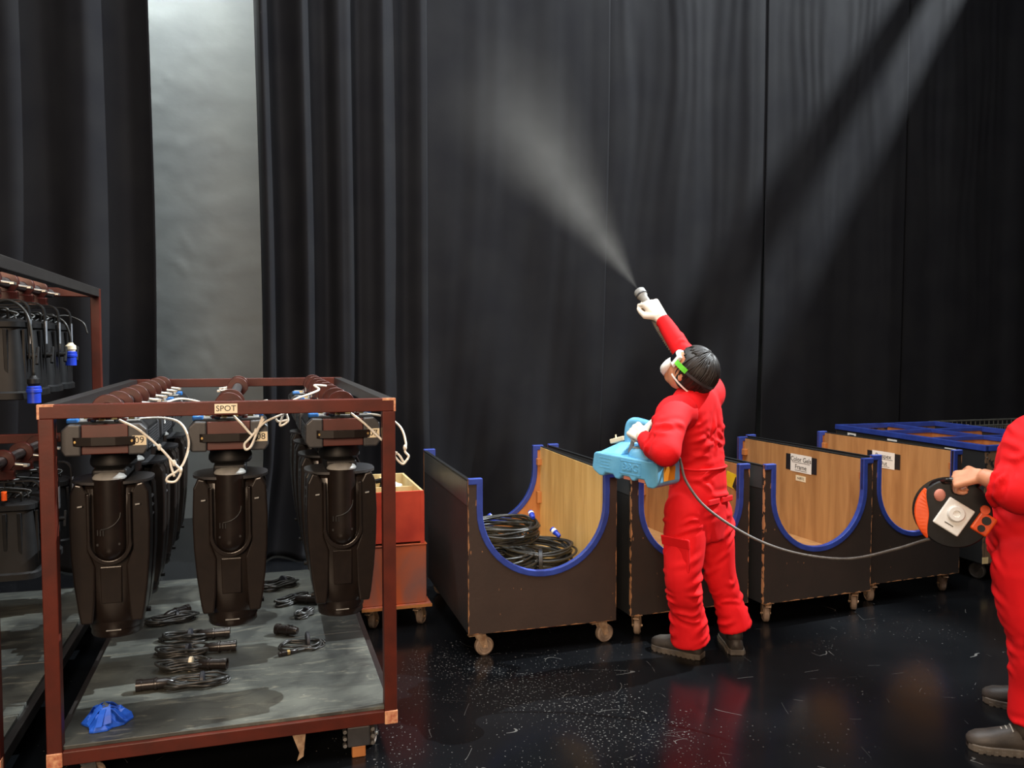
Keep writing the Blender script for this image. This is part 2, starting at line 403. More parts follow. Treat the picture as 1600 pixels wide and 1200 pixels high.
def fold_flat(s, t, z):
    q = t + 0.16 * low(z, 3.2) ** 1.5
    d = 0.020 * math.sin(5.5 * q + 0.7) * (0.3 + low(z, 4)) + 0.020 * nn(q * 2.6, z * 0.35, 7) + 0.010 * nn(q * 8, z * 0.3, 1)
    d += 0.05 * low(z, 2.8) * math.sin(6 * q + 1.9 * z + 1.0)
    return d * min(1, 8 * s + 0.1) * min(1, 8 * (1 - s) + 0.1), -0.10 * low(z, 4) ** 1.5
def fold_stream(s, t, z):
    q = t + 0.10 * low(z, 3.6) ** 1.3
    top = min(1, max(0, (z - 2.0) / 2.0))
    d = 0.024 * math.sin(8.6 * q + 1.2 * nn(q, z * 0.2, 3)) + 0.018 * nn(q * 5.2, z * 0.22, 4) + top * 0.0028 * math.sin(46 * q + 5 * nn(q * 3, z * 0.6, 8))
    d += 0.04 * low(z, 2.6) * math.sin(5 * q + 1.6 * z)
    return d * min(1, 8 * s + 0.1) * min(1, 8 * (1 - s) + 0.1), -0.10 * low(z, 4) ** 1.5
def fold_fine(s, t, z):
    top = min(1, max(0, (z - 1.4) / 2.2))
    d = 0.014 * math.sin(7 * t + nn(t, z * 0.2, 3)) + 0.016 * nn(t * 4, z * 0.3, 14) + top * (0.0035 * math.sin(52 * t + 6 * nn(t * 3, z * 0.9, 8)) * (0.4 + 0.6 * nn(t * 2, z * 0.8, 5)))
    return d * min(1, 8 * s + 0.1) * min(1, 8 * (1 - s) + 0.1), -0.03 * low(z, 4) ** 1.5
curtain(-6.2, -2.05, fold_left, 'black stage curtain left of the bare grey wall gap')
curtain(-1.30, 0.012, fold_pleat, 'deeply pleated black curtain just right of the grey wall gap')
curtain(0.0, 1.632, fold_flat, 'smooth black curtain panel behind the upper end of the sprayed mist', 0.012)
curtain(1.62, 3.25, fold_stream, 'black curtain panel with soft streaming folds above the raised glove', 0.0)
curtain(3.24, 4.89, fold_fine, 'finely creased black curtain panel crossed by the slanting dark shadow band', 0.012)
curtain(4.88, 8.4, fold_fine, 'darkest black curtain panel at the far right behind the wire crate', 0.0)
# ------------------------------------------------------------------ unseen flood light with added blockers that shape its beams, high above the right end of the curtain
def flood_light():
    off, t, z = 2.2, 8.6, 10.1
    L0 = C0 + CD * t + CN * off + Vector((0, 0, z))
    root = empty('flood_light', L0)
    tag(root, 'black flood light with added blades shaping its bands, unseen high above the right end of the curtain', 'flood light')
    def dr(phi): 
        a = math.radians(phi); return -CD * math.sin(a) - Vector((0, 0, 1)) * math.cos(a)
    def blade(p0, p1, r, name):
        d0, d1 = dr(p0), dr(p1); c = [d0 * r - CN * 0.45, d1 * r - CN * 0.45, d1 * r + CN * 0.45, d0 * r + CN * 0.45]
        nrm = (d0 + d1).normalized() * 0.01
        MB().add([*c, *[q + nrm for q in c]], [(0, 1, 2, 3), (7, 6, 5, 4), (0, 4, 5, 1), (1, 5, 6, 2), (2, 6, 7, 3), (3, 7, 4, 0)]).build(name, M_plastic2, root)
    blade(-40, 31.6, 0.6, 'beam_blocker'); blade(34.7, 37.5, 0.6, 'beam_blocker'); blade(80, 140, 0.6, 'beam_blocker')  # blades added to cut the bright and dark bands on the curtain
    q = CN * 0.12
    MB().obox(q, CD, Vector((0, 0, 1)), CN, 0.75, 0.75, 0.008).build('view_side_blocker', M_plastic2, root)  # plate added to keep the lamp's light off the viewer's side
    l = bpy.data.lights.new('flood_lamp', 'POINT'); l.energy = 11500; l.color = (0.90, 0.97, 1.0); l.shadow_soft_size = 0.011
    o = bpy.data.objects.new('flood_lamp', l); C.objects.link(o); o.parent = root
flood_light()

# ------------------------------------------------------------------ casters
def caster(parent, x, y, top, rz=0.3, r=0.052, wm=None, fm=None):
    """swivel caster under a plate at height top, standing on the floor (parent's frame)"""
    wm, fm = wm or M_wheel, fm or M_caster
    c, s = math.cos(rz), math.sin(rz); ax = Vector((-s, c, 0)); fw = Vector((c, s, 0)); o = Vector((x, y, 0))
    w_ = MB(); hub = o + fw * 0.028 + Vector((0, 0, r))
    w_.lathe([(r * 0.35, -0.017), (r * 0.55, -0.018), (r * 0.6, -0.013), (r * 0.78, -0.013), (r * 0.84, -0.018), (r, -0.012), (r, 0.012), (r * 0.84, 0.018), (r * 0.78, 0.013), (r * 0.6, 0.013), (r * 0.55, 0.018), (r * 0.35, 0.017)], hub, ax, 24)
    root = MB()
    root.obox(o + Vector((0, 0, top - 0.003)), fw, ax, (0, 0, 1), 0.045, 0.035, 0.003)
    root.lathe([(0.026, 0), (0.03, 0.012)], o + Vector((0, 0, top - 0.02)), (0, 0, 1), 16)
    for sgn in (-1, 1):
        a = o + ax * sgn * 0.024
        poly = [a + Vector((0, 0, top - 0.016)) - fw * 0.028, a + Vector((0, 0, top - 0.016)) + fw * 0.03, a + fw * 0.042 + Vector((0, 0, r - 0.006)), a + fw * 0.016 + Vector((0, 0, r - 0.008))]
        k = [q + ax * 0.003 for q in poly]
        root.add([*poly, *k], [(3, 2, 1, 0), (4, 5, 6, 7), (0, 1, 5, 4), (1, 2, 6, 5), (2, 3, 7, 6), (3, 0, 4, 7)])
    root.cyl(hub - ax * 0.03, hub + ax * 0.03, 0.007, n=10)
    root.obox(o - fw * 0.03 + Vector((0, 0, top - 0.022)), fw, ax, (0, 0, 1), 0.03, 0.016, 0.003)
    f = root.build('caster', fm, parent, auto=True)
    w_.build('wheel', wm, f, auto=True)
    hb = MB()
    for sg in (-1, 1): hb.lathe([(r * 0.5, 0), (r * 0.5, 0.003), (r * 0.2, 0.004)], hub + ax * sg * 0.0135, ax * sg, 18)
    MB().lathe([(r * 0.52, -0.0165), (r * 0.52, 0.0165)], hub, ax, 18).build('wheel_hub', fm, f, auto=True)
    return f

# ------------------------------------------------------------------ steel trolleys (racks)
RZ = math.radians(17.0)
def rack(loc, W, L, H, label, pipes, pipe_z, mid=None, copper=True):
    root = empty('lighting_trolley', loc, RZ); tag(root, label, 'trolley')
    T = 0.05; zb = 0.135
    for x in (0, W - T):
        for y in (0, L - T):
            MB().box(x, x + T, y, y + T, zb, H - T).build('post', M_rack, root, bevel=0.003)
    for y in (0, L - T):
        MB().box(0, W, y, y + T, H - T, H).build('top_rail', M_rack, root, bevel=0.003)
        MB().box(T, W - T, y, y + T, zb, zb + T).build('bottom_rail', M_rack, root, bevel=0.003)
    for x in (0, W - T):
        MB().box(x, x + T, T, L - T, H - T, H).build('top_rail', M_rackshade, root, bevel=0.003)
        MB().box(x, x + T, T, L - T, zb, zb + T).build('bottom_rail', M_rackshade, root, bevel=0.003)
    MB().box(T * 0.6, W - T * 0.6, T * 0.4, L * 0.42, zb + T, zb + T + 0.015).build('deck_board', M_ply_black, root, bevel=0.002)
    MB().box(T * 0.6, W - T * 0.6, L * 0.42 + 0.004, L - T * 0.4, zb + T, zb + T + 0.015).build('deck_board', M_ply_black, root, bevel=0.002)
    for px in pipes:
        MB().cyl((px, T, pipe_z), (px, L - T, pipe_z), 0.0242, n=20).build('hanging_pipe', M_steel, root, auto=True)
    if mid:
        for y in (0.0, L - T):
            MB().box(T, W - T, y, y + T, mid - T / 2, mid + T / 2).build('middle_rail', M_rack, root, bevel=0.003)
        for px in pipes:
            MB().cyl((px, T, mid), (px, L - T, mid), 0.0242, n=20).build('hanging_pipe', M_steel, root, auto=True)
    if copper:
        for x, wd in ((-0.002, 0.052), (W - 0.05, 0.052)):
            m = MB().box(x, x + wd, -0.003, 0.03, H - 0.05, H + 0.002)
            # chipped corner: an L of bare primer
            MB().box(x, x + wd, -0.0012, 0.02, H - 0.007, H + 0.0012).build('bare_corner', M_copper, root)
            xx = x if x < 0 else x + wd - 0.008
            MB().box(xx, xx + 0.008, -0.0012, 0.02, H - 0.05, H - 0.007).build('bare_corner', M_copper, root)
            MB().box(x, x + wd, -0.003, 0.03, zb - 0.004, zb + 0.05).build('corner_cap', M_copper, root, bevel=0.003)
    for x in (0.10, W - 0.10):
        for y in (0.10, L - 0.12):
            caster(root, x, y, zb, 0.4 if x < 0.5 else 1.2, r=0.045, wm=M_orange if False else M_wheel, fm=M_zinc)
    return root
RK = Vector((-1.66, 2.90, 0)); RW, RL, RH = 1.255, 2.2, 1.435
PZ = 1.405
rk = rack(RK, RW, RL, RH, 'low brown steel trolley marked SPOT holding rows of moving spotlights', (0.20, 0.63, 1.06), PZ)
lb = MB().box(0.585, 0.665, -0.0025, 0.0, RH - 0.043, RH - 0.008).build('label_plate', M_label, rk)
text('SPOT', 0.030, 'lettering', M_ink, lb, (0.625, -0.003, RH - 0.0255), (1, 0, 0), (0, 0, 1))
# brake plate and hook below the front rail
bp_ = MB().box(1.06, 1.15, 0.02, 0.035, 0.045, 0.128).build('bracket_plate', M_bumper, rk, bevel=0.006)
for k in range(3):
    for x in (1.050, 1.160):
        MB().cyl((x, 0.018, 0.055 + k * 0.028), (x, 0.04, 0.055 + k * 0.028), 0.008, n=8).build('bolt', M_zinc, rk)
MB().box(1.078, 1.132, 0.025, 0.055, 0.0, 0.046).build('orange_wheel_block', M_plyor, rk, bevel=0.004)  # plain block standing for the orange caster wheel
MB().prism([(0, 0), (0.055, 0), (0.045, -0.10), (0.02, -0.115), (0.03, -0.085)], (0.845, 0.03, 0.133), (1, 0, 0), (0, 0, 1), (0, 1, 0), 0.006).build('hook_plate', M_caster, rk)
LK = Vector((-1.80, 2.86, 0)); LW, LH = 1.25, 1.975
def left_loc():
    c, s = math.cos(RZ), math.sin(RZ); return LK - Vector((c, s, 0)) * LW
lk = rack(left_loc(), LW, RL, LH, 'tall dark steel trolley at the left edge with two tiers of lanterns', (LW - 0.26, 0.45), LH - 0.035, mid=1.10, copper=True)

def to_world(root_loc, rz, p):
    return Vector(root_loc) + Matrix.Rotation(rz, 3, 'Z') @ Vector(p)

# ------------------------------------------------------------------ pipe clamps
def clamp_into(parent, y, z=0.0, lever=1):
    """omega clamp round a pipe running along y; z = pipe height in the parent's frame"""
    m = MB()
    n = 26; R = 0.056; r = 0.0247; t = 0.013
    rings = []
    for k in range(n):
        a = 2 * PI * k / n; c, s = math.cos(a), math.sin(a)
        rr = R if s > -0.3 else R * 0.92
        rings.append([(r * c, y - t, z + r * s), (rr * c, y - t, z + rr * s), (rr * c, y + t, z + rr * s), (r * c, y + t, z + r * s)])
    m.rings(rings, closed=True)
    o = m.build('clamp', M_clampred, parent, bevel=0.002, auto=True)
    MB().cyl((lever * 0.045, y, z - 0.012), (lever * 0.105, y, z - 0.020), 0.008, n=10).build('clamp_bolt', M_zinc, o, auto=True)
    MB().obox((lever * 0.10, y, z - 0.02), (1, 0, 0), (0, 1, 0), (0, 0, 1), 0.010, 0.020, 0.006).build('wing_nut', M_zinc, o, bevel=0.002)
    return o

# ------------------------------------------------------------------ moving spotlights hanging lens down
def ssec(hw, hd, e, z, n=32, cy=0.0):
    out = []
    for k in range(n):
        a = 2 * PI * k / n; c, s = math.cos(a), math.sin(a)
        out.append((math.copysign(abs(c) ** (2 / e), c) * hw, cy + math.copysign(abs(s) ** (2 / e), s) * hd, z))
    return out
def moving_head():
    root = empty('moving_spotlight', (0, 0, 0))
    # base
    prof = [(-0.178, -0.075), (-0.150, -0.050), (0.150, -0.050), (0.178, -0.075), (0.178, -0.155), (0.160, -0.170), (-0.160, -0.170), (-0.178, -0.155)]
    MB().prism(prof, (0, -0.165, 0), (1, 0, 0), (0, 0, 1), (0, 1, 0), 0.33).build('base', M_plastic2, root, bevel=0.005)
    for sx in (-1, 1):                      # corner bumpers
        for y0 in (-0.2, 0.165):
            p = [(sx * 0.098, -0.058), (sx * 0.150, -0.056), (sx * 0.180, -0.078), (sx * 0.182, -0.152), (sx * 0.165, -0.172), (sx * 0.098, -0.172)]
            MB().prism(p, (0, y0, 0), (1, 0, 0), (0, 0, 1), (0, 1, 0), 0.035).build('bumper', M_bumper, root, bevel=0.007, seg=3)
        g = [MB().box(sx * 0.178 - 0.003, sx * 0.178 + 0.003, -0.15, 0.15, -0.092 - k * 0.0105, -0.087 - k * 0.0105) for k in range(7)]
        allg = MB()
        for q in g: allg.add(q.v, q.f)
        allg.build('side_grille', M_bumper, root)
    for y0 in (-0.187, 0.165):
        MB().box(-0.098, 0.098, y0, y0 + 0.022, -0.168, -0.060).build('end_panel', M_redpanel, root, bevel=0.003)
    for sy in (-1, 1):
        h = MB(); pts = [(-0.13, sy * 0.200, -0.118), (-0.115, sy * 0.212, -0.118), (-0.05, sy * 0.222, -0.118), (0.05, sy * 0.222, -0.118), (0.115, sy * 0.212, -0.118), (0.13, sy * 0.200, -0.118)]
        rings = [[(x, y - 0.003, z - 0.016), (x, y + 0.003, z - 0.016), (x, y + 0.003, z + 0.016), (x, y - 0.003, z + 0.016)] for x, y, z in pts]
        ho = h.rings(rings).build('handle', M_plastic, root, bevel=0.002)
        for sx in (-1, 1):
            MB().cyl((sx * 0.118, sy * 0.208, -0.118), (sx * 0.118, sy * 0.218, -0.118), 0.005, n=8).build('rivet', M_brass, ho)
    # connector plate on top with sockets and screws
    pl = MB().box(-0.140, 0.140, -0.15, 0.15, -0.052, -0.047).build('connector_plate', M_grey, root, bevel=0.002)
    MB().box(-0.165, -0.115, -0.165, -0.12, -0.056, -0.038).build('power_socket', M_blueplug, pl, bevel=0.006)
    MB().box(0.120, 0.160, -0.06, 0.0, -0.056, -0.034).build('power_socket', M_blueplug, pl, bevel=0.006)
    for x, y in ((-0.07, -0.14), (0.075, -0.145), (-0.06, 0.02), (0.08, 0.05)):
        MB().cyl((x, y, -0.05), (x, y, -0.022), 0.008, n=10).build('screw_terminal', M_zinc, pl, auto=True)
        MB().cyl((x, y, -0.05), (x, y, -0.040), 0.013, n=12).build('terminal_collar', M_clampred, pl, auto=True)
    for x, y in ((-0.02, -0.135), (0.03, -0.125), (-0.10, -0.06), (0.10, -0.10)):
        MB().box(x - 0.013, x + 0.013, y - 0.008, y + 0.008, -0.05, -0.040).build('terminal_block', M_brass, pl, bevel=0.002)
    for sx in (-1, 1):
        MB().obox((sx * 0.062, -0.15, -0.047), (sx * 0.6, 0.8, 0), (-sx * 0.8, 0.6, 0), (0, 0, 1), 0.035, 0.005, 0.004).build('spring_bar', M_plastic2, pl)
    # clamp brackets
    for y in (-0.11, 0.14):
        MB().add(*bracket_mesh(y)).build('clamp_bracket', M_clampred, root, bevel=0.003)
        clamp_into(root, y)
    MB().cyl((0.0, -0.165, -0.058), (0.0, -0.150, -0.058), 0.011, n=12).build('lock_knob', M_clampred, root, auto=True)
    # yoke
    MB().lathe([(0.085, 0), (0.095, 0.012), (0.095, 0.028), (0.09, 0.04), (0.09, 0.072)], (0, 0, -0.215), n=28).build('pan_collar', M_plastic2, root, auto=True)
    MB().box(-0.07, 0.07, -0.125, 0.125, -0.262, -0.212).build('yoke_bridge', M_plastic2, root, bevel=0.012, seg=3)
    for sy in (-1, 1):
        rings = []; cyy = sy * 0.118; R = 0.066
        for k in range(19):
            if k <= 8: z = -0.222 - k * 0.032; r = R
            else:
                a = (k - 8) / 10 * PI / 2; z = -0.222 - 8 * 0.032 - R * math.sin(a); r = R * math.cos(a)
            rings.append([(max(r, 1e-4) * math.cos(2 * PI * j / 28), cyy + max(r * 0.98, 1e-4) * math.sin(2 * PI * j / 28), z - 0.022) for j in range(28)])
        arm = MB().rings(rings).build('yoke_arm', M_plastic, root, auto=True)
        capr = [[(q * math.cos(2 * PI * j / 28), cyy + q * math.sin(2 * PI * j / 28), zz) for j in range(28)] for q, zz in ((0.0675, -0.247), (0.0675, -0.241), (0.058, -0.231), (0.035, -0.225), (0.001, -0.223))]
        MB().rings(capr).build('arm_cap', M_grey, arm, auto=True)
        def onarm(x, z): return (x, cyy + sy * (math.sqrt(R * R - x * x) * 0.98 + 0.0005), z)
        sw = spline([onarm(0.046, -0.372), onarm(0.042, -0.392), onarm(0.026, -0.412), onarm(0.0, -0.426), onarm(-0.030, -0.433)], 6)
        e = MB().tube(sw, [0.0028] * len(sw), 6)
        for x in (-0.044, -0.032, -0.020):
            e.tube([onarm(x, -0.434), onarm(x, -0.444), onarm(x, -0.455)], 0.0032, 6)
        e.build('emblem', M_ink, arm)
        for x in (-0.045, 0.040):
            MB().cyl(onarm(x, -0.490), (x, onarm(x, 0)[1] + sy * 0.002, -0.490), 0.005, n=10).build('screw', M_ink, arm)
    # head body
    sec = [(0.118, 2.8, -0.262), (0.140, 3.4, -0.285), (0.148, 3.6, -0.36), (0.150, 3.6, -0.50), (0.146, 3.4, -0.60), (0.137, 3.0, -0.70), (0.125, 2.5, -0.78), (0.112, 2.1, -0.812)]
    body = MB().rings([ssec(a, a * 0.93, e, z) for a, e, z in sec]).build('lamp_body', M_plastic, root, auto=True)
    MB().rings([ssec(0.10, 0.15, 2.3, -0.275, cy=0), ssec(0.163, 0.155, 2.6, -0.268), ssec(0.163, 0.155, 2.6, -0.258), ssec(0.12, 0.12, 2.6, -0.252)]).build('rear_cap', M_bumper, body, auto=True)
    for k in range(3):
        z = -0.34 - 0.035 * k
        MB().rings([ssec(0.152, 0.10, 4, z - 0.006), ssec(0.158, 0.105, 4, z), ssec(0.152, 0.10, 4, z + 0.006)]).build('cooling_rib', M_bumper, body, auto=True)
    for sy in (-1, 1):
        for sx in (-1, 1):
            poly = [(0.084, -0.345), (0.088, -0.300), (0.106, -0.268), (0.134, -0.262), (0.154, -0.300), (0.159, -0.42), (0.155, -0.54), (0.145, -0.65), (0.131, -0.75), (0.122, -0.795), (0.075, -0.795), (0.066, -0.72), (0.060, -0.58), (0.084, -0.52)]
            poly = [(sx * a, b) for a, b in poly]
            MB().prism(poly, (0, sy * 0.03, 0), (1, 0, 0), (0, 0, 1), (0, sy, 0), 0.112).build('side_shell', M_plastic, body, bevel=0.008, seg=3)
            MB().obox((sx * 0.112, sy * 0.159, -0.345), (1, 0, 0.1), (0, 1, 0), (0, 0, 1), 0.009, 0.002, 0.0025).build('latch_pin', M_grey, body)
        U, Uo = [], []
        for k in range(5): U.append((-0.074, -0.30 - k * 0.045)); Uo.append((-0.086, -0.30 - k * 0.045))
        for k in range(1, 16):
            a = PI + PI * k / 16; U.append((0.074 * math.cos(a), -0.48 + 0.074 * math.sin(a))); Uo.append((0.090 * math.cos(a), -0.48 + 0.092 * math.sin(a)))
        for k in range(5): U.append((0.074, -0.48 + k * 0.045)); Uo.append((0.086, -0.48 + k * 0.045))
        MB().band(U, Uo, (0, sy * 0.128, 0), (1, 0, 0), (0, 0, 1), (0, sy, 0), 0.036).build('arm_surround', M_plastic, body, bevel=0.003)
        MB().prism([(-0.043, -0.58), (0.043, -0.58), (0.040, -0.72), (-0.040, -0.72)], (0, sy * 0.10, 0), (1, 0, 0), (0, 0, 1), (0, sy, 0), 0.042).build('access_panel', M_plastic, body, bevel=0.003)
    ring = MB().lathe([(0.06, 0.062), (0.112, 0.062), (0.1125, 0.05), (0.110, 0.030), (0.105, 0.028), (0.106, 0.006), (0.102, 0.0), (0.092, 0.0), (0.088, 0.012), (0.06, 0.014)], (0, 0, -0.864), n=36).build('lens_ring', M_plastic, body, auto=True)
    MB().lathe([(0.0, 0.0), (0.087, 0.004), (0.087, 0.008), (0.0, 0.008)], (0, 0, -0.852), n=24).build('front_lens', M_glass, body, auto=True)
    for sy in (-1, 1):
        MB().obox((0, sy * 0.108, -0.833), (1, 0, 0), (0, 1, 0), (0, 0, 1), 0.03, 0.002, 0.0018).build('slit_highlight', M_grey, body)  # pale line put in as the highlight in the ring's slit
    for sx in (-1, 1):
        MB().cyl((sx * 0.115, 0.0, -0.79), (sx * 0.138, 0, -0.79), 0.010, n=10).build('focus_knob', M_plastic2, body, auto=True)
    return root
def bracket_mesh(y):
    poly = [(-0.075, -0.050), (-0.055, -0.034), (-0.028, -0.022), (0.028, -0.022), (0.055, -0.034), (0.075, -0.050), (0.06, -0.056), (-0.06, -0.056)]
    m = MB().prism(poly, (0, y - 0.02, 0), (1, 0, 0), (0, 0, 1), (0, 1, 0), 0.04); return m.v, m.f
proto = moving_head()
for ch in kids(proto):
    nm_ = ch.name.split('.')[0]
    if nm_ in ('pan_collar', 'yoke_bridge', 'yoke_arm', 'lamp_body'): ch.location.z = -0.014; ch.scale = (0.88, 0.88, 1)
    elif nm_ not in ('clamp', 'clamp_bracket', 'lock_knob'): ch.location.z = 0.008; ch.scale = (0.80, 1, 1)
GH = 'moving spotlights hanging in the low trolley'
def place_head(px, py, label, lab=None, twist=0.0, first=False, side=None):
    o = proto if first else copy_tree(proto)
    o.location = to_world(RK, RZ, (px, py, PZ)); o.rotation_euler = (0, 0, RZ + twist)
    tag(o, label, 'spotlight', GH)
    if lab:
        p = MB().box(0.094, 0.142, -0.2025, -0.2005, -0.129, -0.093).build('number_tag', M_label, o)
        text(lab, 0.034, 'lettering', M_ink, p, (0.118, -0.2030, -0.111), (1, 0, 0), (0, 0, 1))
    if side:
        p = MB().box(0.1785, 0.1815, -0.13, -0.095, -0.105, -0.062).build('number_tag', M_white, o)
        text(side, 0.034, 'lettering', M_ink, p, (0.1822, -0.1125, -0.0835), (0, 1, 0), (0, 0, 1))
    return o
def safety(parent, paths, beads=()):
    for q in paths[::-1]: o = MB().tube(spline(q, 7), 0.0048, 7).build('safety_cable', M_cablewhite, parent, smooth=True)
    for b in beads:
        MB().ell(b, 0.008, 0.008, 0.013, 8, 6).build('crimp_sleeve', M_cablewhite, o, smooth=True)
Y0, DY = 0.27, 0.52
# the copies are made before number tags and safety cables are added to the first ones
rest = []
for k in range(1, 4):
    rest.append(place_head(0.20, Y0 + DY * k, ['', 'second black spotlight back in the left row, behind the one tagged 09', 'third black spotlight back in the left row of the low trolley', 'rearmost black spotlight of the left row in the low trolley'][k], twist=0.0))
for k in range(1, 4):
    rest.append(place_head(1.06, Y0 + DY * k, ['', 'second black spotlight back in the right row, behind the one tagged 07', 'third black spotlight back in the right row of the low trolley', 'rearmost black spotlight of the right row in the low trolley'][k], twist=0.0))
h8 = place_head(0.63, Y0, 'black spotlight tagged 08 in the middle of the low trolley, lens down', lab='08')
h7 = place_head(1.06, Y0, 'black spotlight tagged 07 at the right front of the low trolley', lab='07')
h9 = place_head(0.20, Y0, 'black spotlight tagged 09 at the left front of the low trolley', lab='09', first=True)
p8 = MB().box(0.1435, 0.1465, -0.13, -0.095, -0.105, -0.062).build('number_tag', M_white, rest[0]); text('8', 0.034, 'lettering', M_ink, p8, (0.1470, -0.1125, -0.0835), (0, 1, 0), (0, 0, 1))
safety(h9, [[(0.05, -0.19, -0.035), (0.12, -0.225, -0.07), (0.19, -0.24, -0.135), (0.235, -0.245, -0.19), (0.262, -0.245, -0.225), (0.245, -0.245, -0.262), (0.215, -0.245, -0.262), (0.218, -0.245, -0.245), (0.25, -0.245, -0.225), (0.275, -0.24, -0.19), (0.29, -0.22, -0.12), (0.26, -0.18, -0.055), (0.19, -0.12, -0.038), (0.10, -0.10, -0.04)],
            [(0.225, -0.243, -0.18), (0.23, -0.245, -0.21), (0.24, -0.245, -0.245)]], [(0.19, -0.24, -0.135), (0.24, -0.245, -0.195), (0.262, -0.245, -0.222)])
safety(h8, [[(0.02, -0.2, -0.03), (0.05, -0.225, -0.06), (0.085, -0.235, -0.10), (0.10, -0.235, -0.085), (0.14, -0.23, -0.05), (0.22, -0.2, -0.02)],
            [(0.13, -0.232, -0.04), (0.105, -0.236, -0.08), (0.075, -0.238, -0.115), (0.058, -0.238, -0.135), (0.062, -0.238, -0.155), (0.08, -0.238, -0.145), (0.10, -0.236, -0.10), (0.115, -0.234, -0.06), (0.125, -0.23, -0.03)],
            [(-0.10, 0.1, -0.045), (-0.20, 0.12, -0.02), (-0.25, 0.16, 0.0), (-0.20, 0.24, 0.012), (-0.12, 0.27, -0.01), (-0.07, 0.2, -0.045)],
            [(0.06, 0.12, -0.045), (0.11, 0.20, -0.01), (0.15, 0.16, 0.0), (0.13, 0.08, -0.04)]], [(0.10, -0.235, -0.088)])
safety(h7, [[(0.03, -0.2, -0.03), (0.08, -0.225, -0.07), (0.14, -0.235, -0.13), (0.19, -0.24, -0.18), (0.215, -0.24, -0.20), (0.235, -0.24, -0.228), (0.252, -0.24, -0.205), (0.238, -0.24, -0.185), (0.242, -0.235, -0.15), (0.225, -0.21, -0.09), (0.17, -0.18, -0.05), (0.10, -0.12, -0.04)],
            [(0.205, -0.242, -0.185), (0.198, -0.242, -0.205), (0.228, -0.242, -0.235), (0.248, -0.242, -0.215)],
            [(-0.05, 0.0, 0.07), (-0.10, -0.05, 0.075), (-0.085, -0.09, 0.06), (-0.12, -0.12, 0.045), (-0.19, -0.14, 0.02), (-0.22, -0.15, -0.02), (-0.24, -0.15, -0.075), (-0.21, -0.15, -0.06), (-0.215, -0.15, -0.03)],
            [(-0.21, -0.15, -0.055), (-0.245, -0.15, -0.06), (-0.255, -0.15, -0.05)]], [(0.238, -0.24, -0.17)])
# spare clamps left on the middle pipe
for k, yy in enumerate((1.66, 1.92)):
    r_ = empty('pipe_clamp', to_world(RK, RZ, (0.63, yy, PZ)), RZ); clamp_into(r_, 0.0, lever=-1)
    tag(r_, ['spare round clamp on the middle pipe, the nearer of two', 'spare round clamp on the middle pipe, against the rear rail'][k], 'clamp', 'spare clamps on the middle pipe')

# ------------------------------------------------------------------ theatre lanterns in the tall trolley
def lantern(strip=True):
    root = empty('theatre_lantern', (0, 0, 0))
    clamp_into(root, 0.0)
    MB().box(-0.05, 0.05, -0.02, 0.02, -0.085, -0.04).build('clamp_saddle', M_clampred, root, bevel=0.004)
    # flat yoke strap: hangs astride the body (x is across)
    U, Uo = [], []
    for x, z in ((-0.165, -0.36), (-0.165, -0.15)): U.append((x, z)); Uo.append((x + 0.007, z))
    for k in range(1, 8):
        a = PI - PI * k / 16; U.append((-0.115 + 0.05 * math.cos(a), -0.145 + 0.055 * math.sin(a))); Uo.append((-0.115 + 0.043 * math.cos(a), -0.145 + 0.048 * math.sin(a)))
    for k in range(8, 15):
        a = PI - PI * k / 16; U.append((0.115 + 0.05 * math.cos(a), -0.145 + 0.055 * math.sin(a))); Uo.append((0.115 + 0.043 * math.cos(a), -0.145 + 0.048 * math.sin(a)))
    for x, z in ((0.165, -0.15), (0.165, -0.36)): U.append((x, z)); Uo.append((x - 0.007, z))
    MB().band(U, Uo, (0, -0.018, 0), (1, 0, 0), (0, 0, 1), (0, 1, 0), 0.036).build('yoke', M_plastic2, root, bevel=0.001)
    if strip: MB().box(0.1655, 0.1675, -0.015, 0.015, -0.29, -0.18).build('reflective_strip', M_silver, root)
    sec = [(0.125, 0.085, -0.180), (0.150, 0.100, -0.192), (0.150, 0.100, -0.215), (0.140, 0.092, -0.222), (0.152, 0.105, -0.40), (0.156, 0.110, -0.500), (0.165, 0.118, -0.508), (0.165, 0.118, -0.535), (0.14, 0.10, -0.54)]
    b = MB().rings([ssec(a, d, 5, z, 28) for a, d, z in sec]).build('lamp_housing', M_plastic2, root, auto=True)
    for sy in (-1, 1):
        for x in (-0.09, -0.03, 0.03, 0.09):
            MB().obox((x, sy * 0.1015, -0.36), (1, 0, 0), (0, 1, -sy * 0.07), (0, sy * 0.07, 1), 0.008, 0.006, 0.135).build('housing_rib', M_plastic2, b, bevel=0.002)
    for sx in (-1, 1):
        for yy in (-0.05, 0.05):
            MB().obox((sx * 0.149, yy, -0.36), (1, 0, 0), (0, 1, 0), (0, 0, 1), 0.006, 0.008, 0.135).build('housing_rib', M_plastic2, b, bevel=0.002)
        k = MB().cyl((sx * 0.150, 0, -0.345), (sx * 0.192, 0, -0.345), 0.013, n=12).build('tilt_knob', M_plastic2, root, auto=True)
        MB().obox((sx * 0.190, 0, -0.345), (1, 0, 0), (0, 0.4, 1), (0, 1, -0.4), 0.007, 0.042, 0.009).build('knob_bar', M_plastic2, k, bevel=0.003)
    rnd = random.Random(3)
    m = MB()
    for q in range(4):
        pts = [(-0.09 + 0.06 * q, -0.06, -0.175), (-0.07 + 0.05 * q + rnd.uniform(-.02, .02), -0.09, -0.135), (0.0 + rnd.uniform(-.06, .06), 0.0, -0.120 - rnd.uniform(0, .03)), (0.06 + rnd.uniform(-.04, .05), 0.07, -0.150), (0.10 - 0.03 * q, 0.03, -0.178)]
        m.tube(spline(pts, 6), 0.0055, 7)
    m.build('cable_loops', M_cable, root, smooth=True)
    return root
